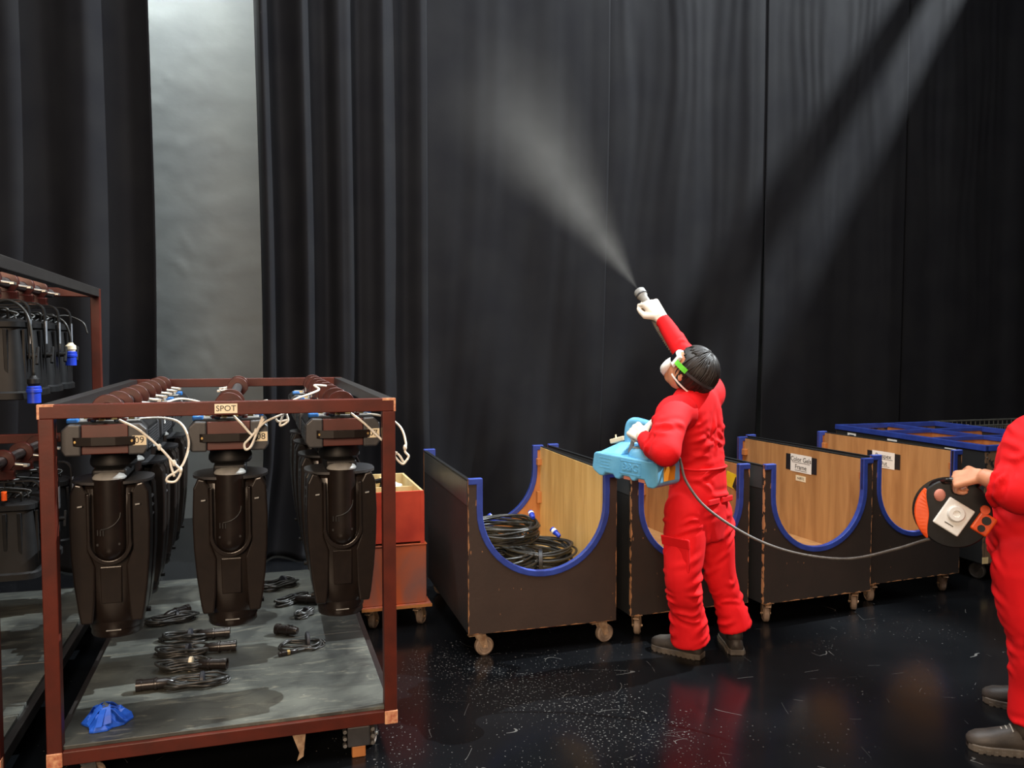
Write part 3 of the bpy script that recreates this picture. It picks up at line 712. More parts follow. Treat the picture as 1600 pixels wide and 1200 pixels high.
def plug(parent, path, tip, m_body, collar, down=(0, 0, -1)):
    o = MB().tube(spline(path, 8), 0.0065, 8).build('supply_cable', M_cable, parent, smooth=True)
    d = Vector(down).normalized(); t = Vector(tip)
    MB().lathe([(0.012, 0), (0.016, 0.008), (0.026, 0.016), (0.027, 0.035), (0.023, 0.040), (0.022, 0.048)], t, d, 20).build('plug_collar', collar, o, auto=True)
    MB().lathe([(0.024, 0), (0.029, 0.004), (0.029, 0.014), (0.031, 0.016), (0.031, 0.028), (0.027, 0.030), (0.027, 0.075), (0.022, 0.075), (0.022, 0.055)], t + d * 0.046, d, 20).build('plug_body', m_body, o, auto=True)
    return o
lp = lantern()
GL = 'lanterns hanging in the tall trolley'
def ll(x, y, z): return to_world(left_loc(), RZ, (x, y, z))
ups = [0.98, 1.27, 1.56, 1.85]
lows = [1.12, 1.45, 1.78]
upl = ['upper tier black lantern cut by the left edge of the photo', 'upper tier black lantern, second from the left edge of the photo', 'upper tier black lantern with a silver strip, third from the left edge', 'upper tier black lantern nearest the trolley rear post, blue plug hanging']
lol = ['lower tier black lantern nearest the left edge, seen left of the front post', 'lower tier black lantern partly hidden by the brown front post of the low trolley', 'lower tier black lantern farthest right, nearest the rear of the tall trolley']
first = True
objs = []
for i, yy in enumerate(ups):
    o = lp if first else copy_tree(lp); first = False
    o.location = ll(LW - 0.26, yy, LH - 0.035); o.rotation_euler = (0, 0, RZ + 0.0); tag(o, upl[i], 'lantern', GL); objs.append(o)
for i, yy in enumerate(lows):
    o = copy_tree(lp); o.location = ll(LW - 0.26, yy, 1.10); o.rotation_euler = (0, 0, RZ); tag(o, lol[i], 'lantern', GL); objs.append(o)
plug(objs[3], [(0.02, -0.06, -0.17), (0.08, -0.12, -0.14), (0.155, -0.15, -0.17), (0.185, -0.15, -0.24), (0.188, -0.15, -0.29)], (0.188, -0.15, -0.285), M_blueplug2, M_label)
MB().tube(spline([(0.05, 0.0, -0.15), (0.13, 0.05, -0.135), (0.21, 0.06, -0.17), (0.235, 0.06, -0.235)], 8), 0.005, 8).build('spare_cable', M_cable, objs[3], smooth=True)
plug(objs[0], [(0.02, -0.02, -0.12), (0.10, -0.06, -0.10), (0.175, -0.10, -0.16), (0.20, -0.12, -0.30), (0.20, -0.12, -0.43)], (0.20, -0.12, -0.43), M_blueplug2, M_plastic2)
tt = MB().cyl((0.03, -0.10, -0.165), (0.03, -0.10, -0.125), 0.012, n=12).build('orange_tape', M_orange, objs[4], auto=True)
# ------------------------------------------------------------------ wooden carts with U cut-outs
def u_path(W, top, bot, horn):
    """from the left outer corner along the horn top, down the U and up again; second list offset into the panel"""
    r = (W - 2 * horn) / 2; cx = W / 2; zc = bot + r
    a, b = [(0.0, top)], [(0.0, top - 0.032)]
    a.append((horn, top)); b.append((horn - 0.032, top - 0.032))
    a.append((horn, zc)); b.append((horn - 0.032, zc))
    for k in range(1, 24):
        th = PI + PI * k / 24
        a.append((cx + r * math.cos(th), zc + r * math.sin(th))); b.append((cx + (r + 0.032) * math.cos(th), zc + (r + 0.032) * math.sin(th)))
    a.append((W - horn, zc)); b.append((W - horn + 0.032, zc))
    a.append((W - horn, top)); b.append((W - horn + 0.032, top - 0.032))
    a.append((W, top)); b.append((W, top - 0.032))
    return a, b
def cart(loc, rz, W, label, front_m, ply_m, back_m, D=1.27, sign=None, wheel_rz=(0.5, 0.2), red=False, sticker=False):
    root = empty('wooden_cart', loc, rz); tag(root, label, 'cart', 'wooden carts with scooped ends')
    zb, top, bot, horn, T = 0.135, 0.95, 0.44, 0.075, 0.018
    a, b = u_path(W, top, bot, horn)
    poly = [(0, zb), (W, zb), (W, top)] + a[::-1][1:-1] + [(0, top)]
    for y, nm, mm in ((0.0, 'front_panel', front_m), (D - T, 'back_panel', back_m)):
        p = MB().prism(poly, (0, y, 0), (1, 0, 0), (0, 0, 1), (0, 1, 0), T).build(nm, mm, root)
        MB().band(a, b, (0, y - 0.007, 0.004), (1, 0, 0), (0, 0, 1), (0, 1, 0), T + 0.014).build('blue_trim', M_bluetrim, p, bevel=0.004)
    for x in (0, W - T):
        inner = x + T if x == 0 else x - 0.006
        sp = MB().box(x, x + T, T, D - T, zb, top - 0.008).build('side_panel', M_side, root, bevel=0.002)
        nb = 5 if ply_m is M_ply else 2
        for k in range(nb):
            y0, y1 = T + (D - 2 * T) * k / nb, T + (D - 2 * T) * (k + 1) / nb
            lo = MB().box(inner, inner + 0.006, y0 + 0.0012, y1 - 0.0012, 0.335, top - 0.010).build('plywood_board', ply_m, sp)
        MB().box(x - 0.001, x + T + 0.001, T, D - T, top - 0.010, top - 0.004).build('edge_strip', M_plastic2, sp)
        for y in (D - 0.06, T + 0.001):
            xx = (x + T + 0.006, x + T + 0.036) if x == 0 else (x - 0.036, x - 0.006)
            MB().box(xx[0], xx[1], y, y + 0.04, top - 0.13, top - 0.085).build('corner_block', M_plyor, sp, bevel=0.003)
            MB().box(xx[0], xx[1], y, y + 0.04, 0.56, 0.64).build('corner_block', M_plyor, sp, bevel=0.003)
    MB().box(-0.002, 0.0, T + 0.01, D - T - 0.01, top - 0.14, top - 0.015).build('gloss_band', M_band, root)
    MB().box(T, W - T, T, D - T, 0.315, 0.335).build('deck', ply_m, root)
    MB().box(T, W - T, T, D - T, zb, zb + 0.03).build('bottom_board', M_plastic2, root)
    if red: MB().box(0.25, 0.52, 0.02, 0.06, zb - 0.008, zb - 0.0005).build('red_batten', M_redbox, root)
    for x, r_ in ((0.07, wheel_rz[0]), (W - 0.07, wheel_rz[1])):
        for y in (0.06, D - 0.08): caster(root, x, y, zb, r_, r=0.050)
    if sign:
        s1, s2, u0 = sign   # on the lining of the right-hand side, facing inwards (-x); text runs along -y
        X = W - T - 0.0065; yc = u0; zc = 0.835 if s2 == 'Frame' else 0.805
        pl = MB().box(X - 0.0012, X - 0.0002, yc - 0.155, yc + 0.155, zc - 0.055, zc + 0.055).build('tape_strip', M_black, root)
        pw = MB().box(X - 0.0026, X - 0.0012, yc - 0.105, yc + 0.105, zc - 0.060, zc + 0.060).build('paper_sign', M_white, root)
        text(s1, 0.046, 'lettering', M_ink, pw, (X - 0.0031, yc, zc + 0.026), (0, -1, 0), (0, 0, 1))
        text(s2, 0.046, 'lettering', M_ink, pw, (X - 0.0031, yc, zc - 0.026), (0, -1, 0), (0, 0, 1))
        for zz, hw in ((zc + 0.004, 0.088), (zc - 0.049, 0.06)):
            MB().box(X - 0.0030, X - 0.0026, yc - hw, yc + hw, zz - 0.0015, zz + 0.0015).build('underline', M_ink, pw)
        if s2 == 'Frame':
            t2 = MB().box(X - 0.0012, X - 0.0002, yc - 0.05, yc + 0.05, zc - 0.12, zc - 0.082).build('small_tag', M_label, root)
            text('4-0012', 0.024, 'lettering', M_ink, t2, (X - 0.0017, yc, zc - 0.101), (0, -1, 0), (0, 0, 1))
    if sticker:
        X = W - T - 0.0065
        MB().obox((X - 0.001, 0.150, 0.835), (0, 1, 0.12), (0, -0.12, 1), (1, 0, 0), 0.050, 0.045, 0.0008).build('yellow_sticker', M_yellow, root)
        MB().obox((X - 0.0012, 0.100, 0.820), (0, 1, 0.5), (0, -0.5, 1), (1, 0, 0), 0.022, 0.036, 0.0009).build('black_stripe', M_black, root)
    return root
def deg(a): return math.radians(a)
c1 = cart((-0.225, 4.26, 0), deg(16.5), 0.83, 'brown wooden cart with pale plywood inside, holding coils of black cable', M_front1, M_ply, M_plyor, red=True, wheel_rz=(0.1, 0.15))
c2 = cart((0.66, 4.56, 0), deg(19), 0.765, 'wooden cart right behind the standing person in red', M_front2, M_ply2, M_plyor, sticker=True, wheel_rz=(1.0, 0.2))
c3 = cart((1.46, 4.77, 0), deg(20.3), 0.79, 'wooden cart with a Color Gels Frame sign inside', M_front2, M_ply2, M_plyor, sign=('Color Gels', 'Frame', 0.62), wheel_rz=(1.1, 0.9))
c4 = cart((2.25, 5.17, 0), deg(21), 0.76, 'wooden cart nearest the carried cable reel, with a sign ending in Out', M_front2, M_ply2, M_plyor, sign=('Perspex', 'Out', 0.64), wheel_rz=(1.2, 1.0))

# ------------------------------------------------------------------ coils of cable lying in the first cart
def coil(loc, rz, R, label, seed, loops=13, tilt=(0, 0), plugs=()):
    rnd = random.Random(seed); root = empty('cable_coil', loc, rz); root.rotation_euler = (tilt[0], tilt[1], rz)
    pts = []
    for k in range(loops):
        rr = R * rnd.uniform(0.74, 1.0); zz = 0.010 + 0.105 * k / loops; ox, oy = rnd.uniform(-.018, .018), rnd.uniform(-.018, .018)
        for j in range(22):
            a = 2 * PI * (j / 22 + k); pts.append((ox + rr * math.cos(a) * 1.12, oy + rr * math.sin(a), zz + 0.010 * math.sin(a * 2 + k)))
    MB().tube(spline(pts, 2), 0.0072, 6).build('cable', M_cable, root, smooth=True)
    for i, (a, up) in enumerate(plugs):
        c = Vector((R * 0.92 * math.cos(a), R * 0.86 * math.sin(a), 0.128)); d = Vector((-math.sin(a), math.cos(a), up)).normalized()
        p = MB().lathe([(0.010, 0), (0.014, 0.008), (0.015, 0.035), (0.018, 0.038), (0.018, 0.075), (0.014, 0.078)], c, d, 14).build('blue_plug', M_blueplug2, root, auto=True)
        MB().lathe([(0.0185, 0), (0.0185, 0.018)], c + d * 0.046, d, 14).build('white_mark', M_white, p, auto=True)
    for a in (2.6,):
        c = Vector((R * 0.94 * math.cos(a), R * 0.87 * math.sin(a), 0.06)); d = Vector((-math.sin(a), math.cos(a), 0))
        MB().lathe([(0.062, -0.012), (0.066, -0.010), (0.066, 0.010), (0.062, 0.012)], c, d, 14).build('cable_tie', M_black, root, auto=True)
    return tag(root, label, 'cable coil', 'cable coils in the first cart')
def in_cart(c, x, y, z): return to_world(c.location, c.rotation_euler[2], (x, y, z))
coil(in_cart(c1, 0.31, 0.93, 0.336), 0.3, 0.235, 'black cable coil at the rear of the cart with a blue plug standing up', 1, 22, (0, 0), ((0.9, 1.2), (2.4, 0.1)))
coil(in_cart(c1, 0.28, 0.42, 0.336), 1.2, 0.22, 'black cable coil at the left of the cart, lying behind the front scoop', 2, 20, (0, 0), ((1.9, 0.1), (0.3, 0.2)))
coil(in_cart(c1, 0.555, 0.52, 0.345), 2.1, 0.205, 'black cable coil at the right front of the cart against the pale plywood', 3, 20, (0, 0), ((4.9, 0.5),))
coil(in_cart(c1, 0.37, 0.64, 0.462), 0.9, 0.21, 'black cable coil lying across the middle of the heap in the cart', 4, 15, (0, 0), ((5.6, 0.25),))

# ------------------------------------------------------------------ red crate on an orange box
def crate_stack():
    rz = deg(17); base = Vector((-0.47, 4.78, 0)) - Vector((math.cos(rz), math.sin(rz), 0)) * 0.40
    low_ = empty('wooden_box_dolly', base, rz); tag(low_, 'worn orange brown wooden box on casters under the red crate', 'box')
    W, D = 0.40, 0.72
    MB().box(0, W, 0, D, 0.125, 0.145).build('dolly_board', M_rust, low_, bevel=0.003)
    MB().box(-0.002, W + 0.004, -0.004, 0.004, 0.123, 0.139).build('bare_edge', M_plyor, low_)
    MB().box(0.0, W - 0.025, 0.012, D - 0.02, 0.146, 0.485).build('box_body', M_rust, low_, bevel=0.004)
    MB().box(0.0, W - 0.022, 0.008, D - 0.016, 0.485, 0.495).build('lid', M_rust, low_, bevel=0.003)
    for x in (0.06, W - 0.06):
        for y in (0.06, D - 0.06): caster(low_, x, y, 0.125, 1.0, r=0.045)
    up = empty('red_crate', base + Vector((0, 0, 0.496)), rz); tag(up, 'open red wooden crate with cream dividers, standing on the orange box', 'crate')
    W2, D2, h, T = 0.36, 0.70, 0.305, 0.014
    MB().box(0, W2, 0.01, 0.01 + T, 0.012, h).build('front_board', M_redbox, up)
    MB().box(0, W2, D2 - T, D2, 0.012, h).build('back_board', M_cream, up)
    for x in (0, W2 - T): MB().box(x, x + T, 0.01 + T, D2 - T, 0.0, h).build('side_board', M_cream, up)
    MB().box(T, W2 - T, 0.01 + T, D2 - T, 0.012, 0.024).build('bottom_board', M_cream, up)
    MB().box(T, W2 - T, 0.30, 0.31, 0.024, h - 0.02).build('divider', M_cream, up)
    MB().box(0.20, 0.21, 0.31, D2 - T, 0.024, h - 0.02).build('divider', M_cream, up)
    MB().box(W2 - 0.02, W2 + 0.001, 0.008, 0.0105, 0.0, h).build('corner_batten', M_redbox, up)
    MB().box(W2, W2 + 0.004, 0.01, D2, 0.0, h - 0.02).build('side_paint', M_redbox, up)
    for i, (x, y, s) in enumerate(((0.13, 0.40, 1), (0.12, 0.56, -1))):
        t_ = empty('hand_tool', base + Matrix.Rotation(rz, 3, 'Z') @ Vector((x, y, 0.522)), rz)
        MB().tube(spline([(-0.05, 0, 0.012), (0.0, 0.01, 0.12), (0.03 * s, 0, 0.20), (0.05 * s, 0.02, 0.275)], 6), [0.012] * 19, 8).build('tool_grip', M_plastic2, t_, smooth=True)
        MB().obox((0.05 * s, 0.02, 0.285), (1, 0, 0.2), (0, 1, 0), (-0.2, 0, 1), 0.045, 0.018, 0.012).build('tool_head', M_plastic2, t_, bevel=0.004)
        tag(t_, ['black tool sticking up in the red crate, nearer the front', 'black tool in the red crate, farther back beside the white rag'][i], 'tool')
    rg = MB().ell((0, 0, 0.035), 0.050, 0.05, 0.035, 14, 8)
    rg.v = [(x + 0.02 * nn(x * 30, y * 30, z * 30), y + 0.02 * nn(x * 30, z * 30, 4), z + 0.02 * nn(y * 30, x * 30, 9)) for x, y, z in rg.v]
    MB_ = rg.build('white_rag', M_white, smooth=True); MB_.location = base + Matrix.Rotation(rz, 3, 'Z') @ Vector((0.275, 0.52, 0.702)); tag(MB_, 'crumpled white rag on the bundle inside the red crate', 'rag')
    bd = MB().ell((0, 0, 0.09), 0.055, 0.07, 0.09, 12, 8)
    b2 = bd.build('black_bag', M_plastic2, smooth=True); b2.location = base + Matrix.Rotation(rz, 3, 'Z') @ Vector((0.275, 0.52, 0.523)); tag(b2, 'black cloth bundle under the white rag in the red crate', 'bag')
crate_stack()

# ------------------------------------------------------------------ blue-edged compartment trunk
def trunk():
    rz = deg(16.5); root = empty('compartment_trunk', (3.235, 5.66, 0), rz); tag(root, 'black trunk on casters with blue edged open compartments on top', 'trunk')
    W, D, zb, top, T = 1.05, 1.55, 0.135, 0.95, 0.018
    for x in (0, W - T): MB().box(x, x + T, 0, D, zb, top - 0.006).build('side_panel', M_side, root, bevel=0.002)
    for y in (0, D - T): MB().box(T, W - T, y, y + T, zb, top - 0.006).build('end_panel', M_side, root, bevel=0.002)
    MB().box(T, W - T, T, D - T, zb + 0.01, zb + 0.03).build('bottom_board', M_ply2, root)
    MB().box(T, W - T, T, D - T, 0.72, 0.735).build('compartment_floor', M_plyor, root)
    ys = (D / 3, 2 * D / 3)
    d0 = MB().box(W / 2 - 0.009, W / 2 + 0.009, T, D - T, 0.735, top - 0.006).build('divider', M_plyor, root)
    MB().box(W / 2 - 0.016, W / 2 + 0.016, 0.0, D, top - 0.028, top + 0.004).build('blue_edge', M_bluetrim, d0, bevel=0.004)
    for y in ys:
        for x0, x1 in ((T, W / 2 - 0.01), (W / 2 + 0.01, W - T)):
            d1 = MB().box(x0, x1, y - 0.009, y + 0.009, 0.735, top - 0.006).build('divider', M_plyor, root)
            MB().box(x0, x1, y - 0.016, y + 0.016, top - 0.028, top + 0.003).build('blue_edge', M_bluetrim, d1, bevel=0.004)
    for x in (-0.008, W - T - 0.008): MB().box(x, x + T + 0.016, -0.008, D + 0.008, top - 0.036, top + 0.006).build('blue_edge', M_bluetrim, root, bevel=0.004)
    for y in (-0.008, D - T - 0.008): MB().box(0, W, y, y + T + 0.016, top - 0.036, top + 0.005).build('blue_edge', M_bluetrim, root, bevel=0.004)
    for y in (0.30, 0.88, 1.35):
        p = MB().box(-0.0015, -0.0002, y - 0.052, y + 0.052, top - 0.085, top - 0.05).build('paper_tag', M_white, root)
        MB().box(-0.0020, -0.0015, y - 0.030, y + 0.030, top - 0.070, top - 0.064).build('tag_print', M_ink, p)
    for z in (0.90, 0.87, 0.78):
        MB().cyl((0.02, -0.004, z), (0.02, 0.0, z), 0.006, n=8).build('screw', M_zinc, root)
    MB().box(-0.001, 0.05, -0.003, -0.0005, zb, zb + 0.045).build('bare_corner', M_cream, root)
    for x in (0.09, W - 0.09):
        for y in (0.09, D - 0.09): caster(root, x, y, zb, 1.9, r=0.055, wm=M_wheeldark, fm=M_steel)
    return root
trunk()
# wire mesh crate behind the trunk
def wire_crate():
    rz = deg(17); root = empty('wire_crate', (4.22, 7.70, 0), rz); tag(root, 'galvanised wire mesh crate behind the blue edged trunk', 'wire crate')
    W, D, z0, z1 = 1.15, 0.45, 0.13, 0.885
    def bar(p, q, r=0.006, nm='wire'): MB().cyl(p, q, r, n=6).build(nm, M_wire, root)
    for x in (0, W):
        for y in (0, D): bar((x, y, z0), (x, y, z1), 0.011, 'corner_post')
    for z in (z0, z1):
        for y in (0, D): bar((0, y, z), (W, y, z), 0.009, 'rim_rod')
        for x in (0, W): bar((x, 0, z), (x, D, z), 0.009, 'rim_rod')
    for k in range(1, 20):
        x = W * k / 20
        for y in (0, D): bar((x, y, z0), (x, y, z1), 0.0045)
    for k in range(1, 8):
        y = D * k / 8
        for x in (0, W): bar((x, y, z0), (x, y, z1), 0.0045)
    for k in range(1, 10):
        z = z0 + (z1 - z0) * k / 10
        bar((0, 0, z), (W, 0, z), 0.0045); bar((0, D, z), (W, D, z), 0.0045); bar((0, 0, z), (0, D, z), 0.0045); bar((W, 0, z), (W, D, z), 0.0045)
    MB().box(0, W, 0, D, z0 - 0.012, z0).build('base_plate', M_steel, root)
    MB().box(-0.06, 0.02, -0.012, 0.012, z1 + 0.006, z1 + 0.014).build('rim_tag', M_white, root)
    MB().ell((0.62, 0, z1 + 0.012), 0.03, 0.012, 0.014, 12, 8).build('latch', M_zinc, root, smooth=True)
    for x in (0.1, W - 0.1):
        for y in (0.1, D - 0.1): caster(root, x, y, z0 - 0.012, 0.7, r=0.045, wm=M_wheeldark, fm=M_steel)
wire_crate()

# ------------------------------------------------------------------ cables and plugs lying on the trolley deck
DZ = 0.201
def deck(u, v):
    """point of the low trolley's deck that is seen at the pixel"""
    a = P(u, v, 1.0); d = a - CAM; k = (DZ - CAM.z) / d.z; return CAM + d * k
def hank(u, v, ang, label, seed, a=0.115, b=0.042, loops=5, conn=None, small=None, tie=M_black, r=0.0060):
    rnd = random.Random(seed); c = deck(u, v); root = empty('cable_bundle', c, ang)
    pts = []
    for k in range(loops):
        aa, bb = a * rnd.uniform(0.75, 1.15), b * rnd.uniform(0.7, 1.5); ox, oy = rnd.uniform(-.012, .012), rnd.uniform(-.008, .008)
        for j in range(18):
            t = 2 * PI * j / 18; w_ = 1 - 0.45 * math.cos(t * 2) ** 8
            pts.append((ox + aa * math.cos(t), oy + bb * math.sin(t) * w_, 0.006 + 0.007 * k * 0.8 + 0.004 * math.sin(3 * t + k)))
    MB().tube(spline(pts, 2), r, 6).build('cable', M_cable, root, smooth=True)
    MB().lathe([(b * 0.75, -0.009), (b * 0.85, -0.006), (b * 0.85, 0.006), (b * 0.75, 0.009)], (a * 0.25, 0, 0.020), (1, 0, 0), 14).build('strap', tie, root, auto=True)
    if conn:
        (x, y, th) = conn; x *= 1.3; y *= 1.3; d = Vector((math.cos(th), math.sin(th), 0))
        MB().lathe([(0.006, -0.03), (0.014, -0.022), (0.021, 0.0), (0.023, 0.035), (0.027, 0.037), (0.027, 0.046), (0.023, 0.048), (0.023, 0.095), (0.0255, 0.096), (0.0255, 0.118), (0.020, 0.118), (0.019, 0.10), (0.001, 0.10)], (x, y, 0.0275), d, 20).build('connector', M_plastic, root, auto=True)
        MB().tube(spline([(x - d.x * 0.03, y - d.y * 0.03, 0.0275), (x - d.x * 0.06, y - d.y * 0.06, 0.018), (x * 0.3, y * 0.3, 0.02)], 6), r, 6).build('cable_tail', M_cable, root, smooth=True)
    if small:
        (x, y, th) = small; d = Vector((math.cos(th), math.sin(th), 0))
        MB().lathe([(0.004, -0.025), (0.008, -0.02), (0.010, 0.0), (0.012, 0.002), (0.012, 0.05), (0.0095, 0.052), (0.0095, 0.064), (0.007, 0.064)], (x, y, 0.0125), d, 14).build('small_connector', M_plastic, root, auto=True)
        MB().lathe([(0.0124, 0.012), (0.0124, 0.024)], (x, y, 0.0125), d, 14).build('gold_band', M_brass, root, auto=True)
        MB().tube(spline([(x - d.x * 0.025, y - d.y * 0.025, 0.0125), (x - d.x * 0.06, y - d.y * 0.04 + 0.01, 0.010), (a * 0.7, -b * 0.5, 0.010)], 6), r, 6).build('cable_tail', M_cable, root, smooth=True)
    return tag(root, label, 'cable bundle', 'cable bundles on the low trolley deck')
hank(268, 972, 0.5, 'black cable bundle with its plug pointing up right, farthest of the left pile', 11, conn=(-0.005, 0.035, 0.5), loops=6)
hank(288, 1000, 0.15, 'black cable bundle in the left pile with its plug end below the spotlight tagged 08', 12, conn=(0.075, -0.005, 0.1), loops=6)
hank(284, 1024, 0.12, 'black cable bundle in the left pile with the dark plug furthest right', 13, conn=(0.095, 0.012, 0.1), loops=6)
hank(288, 1046, 0.2, 'black cable bundle with a cream tag in the left pile on the deck', 14, conn=(0.055, -0.018, -0.15), tie=M_label, loops=6)
hank(305, 1070, 0.25, 'nearest black cable bundle of the left pile, its plug pointing left', 15, conn=(-0.085, -0.012, 3.18), tie=M_black, loops=5)
hank(436, 918, 0.8, 'black cable bundle on the deck just right of the spotlight tagged 08', 16, a=0.12, b=0.055, loops=7)
hank(455, 942, 0.9, 'black cable bundle with a plug between spotlights 08 and 07', 17, a=0.10, b=0.03, conn=(0.02, -0.035, -1.0), loops=6)
hank(476, 962, 1.25, 'small black cable bundle hanging off the plug near spotlight 07', 18, a=0.07, b=0.028, loops=5)
hank(472, 1010, 0.35, 'open black cable loop with a small gold banded plug on the deck', 19, a=0.105, b=0.055, loops=3, small=(-0.055, -0.085, 3.4), r=0.0055)
def lone_plug():
    c = deck(452, 993); root = empty('plug', c, -0.25); d = Vector((-1, 0, 0))
    MB().lathe([(0.004, -0.05), (0.016, -0.045), (0.021, -0.03), (0.023, 0.0), (0.027, 0.002), (0.027, 0.012), (0.023, 0.014), (0.023, 0.05), (0.027, 0.052), (0.027, 0.072), (0.020, 0.072), (0.019, 0.06), (0.001, 0.06)], (0, 0, 0.0275), d, 20).build('plug_shell', M_plastic, root, auto=True)
    MB().box(0.0, 0.02, -0.006, 0.006, 0.048, 0.054).build('latch_tab', M_plastic2, root, bevel=0.002)
    tag(root, 'short thick black plug lying just behind the open cable loop', 'plug')
lone_plug()
def tape_ball():
    c = deck(166, 1130); root = empty('blue_tape_wad', c, 0.4); rnd = random.Random(5)
    v = [(0, 0, 0.05)]; f = []; nr, na = 6, 20
    for i in range(1, nr + 1):
        for q in range(na):
            a = 2 * PI * (q + rnd.uniform(-.3, .3)) / na; r_ = 0.082 * i / nr * (1 + rnd.uniform(-.16, .16)) * (1 + 0.14 * math.sin(3 * a + 1))
            h = 0.052 * (1 - (i / nr) ** 2.2) + rnd.uniform(-0.013, 0.013) * (1 if i < nr else 0) + 0.008
            v.append((r_ * math.cos(a), r_ * math.sin(a) * 0.85, max(0.004, h)))
    for q in range(na): f.append((0, 1 + q, 1 + (q + 1) % na))
    for i in range(nr - 1):
        for q in range(na):
            a0, a1 = 1 + i * na + q, 1 + i * na + (q + 1) % na; f += [(a0, a0 + na, a1 + na), (a0, a1 + na, a1)]
    k0 = len(v); v += [(x, y, 0.0015) for x, y, z in v[1 + (nr - 1) * na:]]
    for q in range(na): f.append((1 + (nr - 1) * na + q, k0 + q, k0 + (q + 1) % na, 1 + (nr - 1) * na + (q + 1) % na))
    f.append(tuple(k0 + q for q in range(na))[::-1])
    MB().add(v, f).build('crumpled_tape', M_bluetape, root)
    for k in range(9):
        a = 2 * PI * k / 9 + rnd.uniform(-.3, .3); d = Vector((math.cos(a), math.sin(a), 0)); n_ = Vector((-d.y, d.x, 0)); rings = []
        r0 = rnd.uniform(0.015, 0.04); L_ = rnd.uniform(0.04, 0.06); w_ = rnd.uniform(0.010, 0.017); tl = rnd.uniform(-.5, .5)
        for j in range(4):
            s_ = j / 3; q = d * (r0 + L_ * s_) + Vector((0, 0, 0.062 - 0.045 * s_ ** 1.5 + rnd.uniform(0, 0.012)))
            sd = (n_ + Vector((0, 0, tl))).normalized() * w_; up = d.cross(sd).normalized() * 0.001
            rings.append([q - sd - up, q + sd - up, q + sd + up, q - sd + up])
        MB().rings(rings).build('tape_fold', M_bluetape, root)
    MB().lathe([(0.008, 0), (0.013, 0), (0.013, 0.004), (0.008, 0.004)], (0.0, 0.012, 0.055), (0.3, -0.4, 1), 16).build('metal_ring', M_zinc, root, auto=True)
    tag(root, 'crumpled wad of blue tape with a small metal ring at the deck corner', 'tape')
tape_ball()
# ------------------------------------------------------------------ people
def ground(u, v):
    a = P(u, v, 1.0) - CAM; return CAM + a * (-CAM.z / a.z)
def blob(mb, voxel, iters, name, m, parent, wo, wrinkle=None, lam=0.5):
    """one continuous surface grown round overlapping closed volumes"""
    me = mb.mesh(name + '_src'); o = bpy.data.objects.new(name + '_src', me); C.objects.link(o)
    md = o.modifiers.new('r', 'REMESH'); md.mode = 'VOXEL'; md.voxel_size = voxel; md.adaptivity = 0
    dg = bpy.context.evaluated_depsgraph_get(); out = bpy.data.meshes.new_from_object(o.evaluated_get(dg)); out.name = name
    bpy.data.objects.remove(o); bpy.data.meshes.remove(me)
    n = len(out.vertices); co = np.empty(n * 3); out.vertices.foreach_get('co', co); co = co.reshape(-1, 3)
    ed = np.empty(len(out.edges) * 2, dtype=np.int64); out.edges.foreach_get('vertices', ed); ed = ed.reshape(-1, 2)
    deg_ = np.zeros(n); np.add.at(deg_, ed[:, 0], 1); np.add.at(deg_, ed[:, 1], 1)
    def smooth(k, l):
        nonlocal co
        for _ in range(k):
            s = np.zeros_like(co); np.add.at(s, ed[:, 0], co[ed[:, 1]]); np.add.at(s, ed[:, 1], co[ed[:, 0]])
            co = co + l * (s / deg_[:, None] - co)
    smooth(iters, lam)
    if wrinkle:
        out.vertices.foreach_set('co', co.ravel()); out.update()
        no = np.empty(n * 3); out.vertices.foreach_get('normal', no); no = no.reshape(-1, 3)
        co = co + no * wrinkle(co)[:, None]
        smooth(1, 0.25)
    co = co - np.array(wo)
    out.vertices.foreach_set('co', co.ravel()); out.update()
    out.polygons.foreach_set('use_smooth', [True] * len(out.polygons))
    out.materials.clear(); out.materials.append(m)
    ob = bpy.data.objects.new(name, out); C.objects.link(ob); ob.parent = parent
    return ob
def caps(mb, p0, p1, r0, r1, n=14):
    p0, p1 = Vector(p0), Vector(p1); mb.cyl(p0, p1, r0, r1, n); mb.ell(p0, r0, r0, r0, n, 8); mb.ell(p1, r1, r1, r1, n, 8)
def limb(mb, pts, rad, k=8, n=20):
    q = spline(pts, k); r = []
    for i in range(len(pts) - 1):
        for j in range(k): r.append(rad[i] + (rad[i + 1] - rad[i]) * j / k)
    r.append(rad[-1]); mb.tube(q, r, n)
def torso(mb, secs, f, l, n=28):
    """secs: (centre, half width, half depth)"""
    cs = spline([s[0] for s in secs], 4); W_, D_ = [], []
    for i in range(len(secs) - 1):
        for j in range(4):
            t = j / 4; W_.append(secs[i][1] * (1 - t) + secs[i + 1][1] * t); D_.append(secs[i][2] * (1 - t) + secs[i + 1][2] * t)
    W_.append(secs[-1][1]); D_.append(secs[-1][2])
    rings = []
    for c, w_, d_ in zip(cs, W_, D_):
        ring = []
        for j in range(n):
            a = 2 * PI * j / n; ca, sa = math.cos(a), math.sin(a)
            ring.append(c + l * math.copysign(abs(ca) ** 0.8, ca) * w_ + f * math.copysign(abs(sa) ** 0.8, sa) * d_)
        rings.append(ring)
    mb.rings(rings)
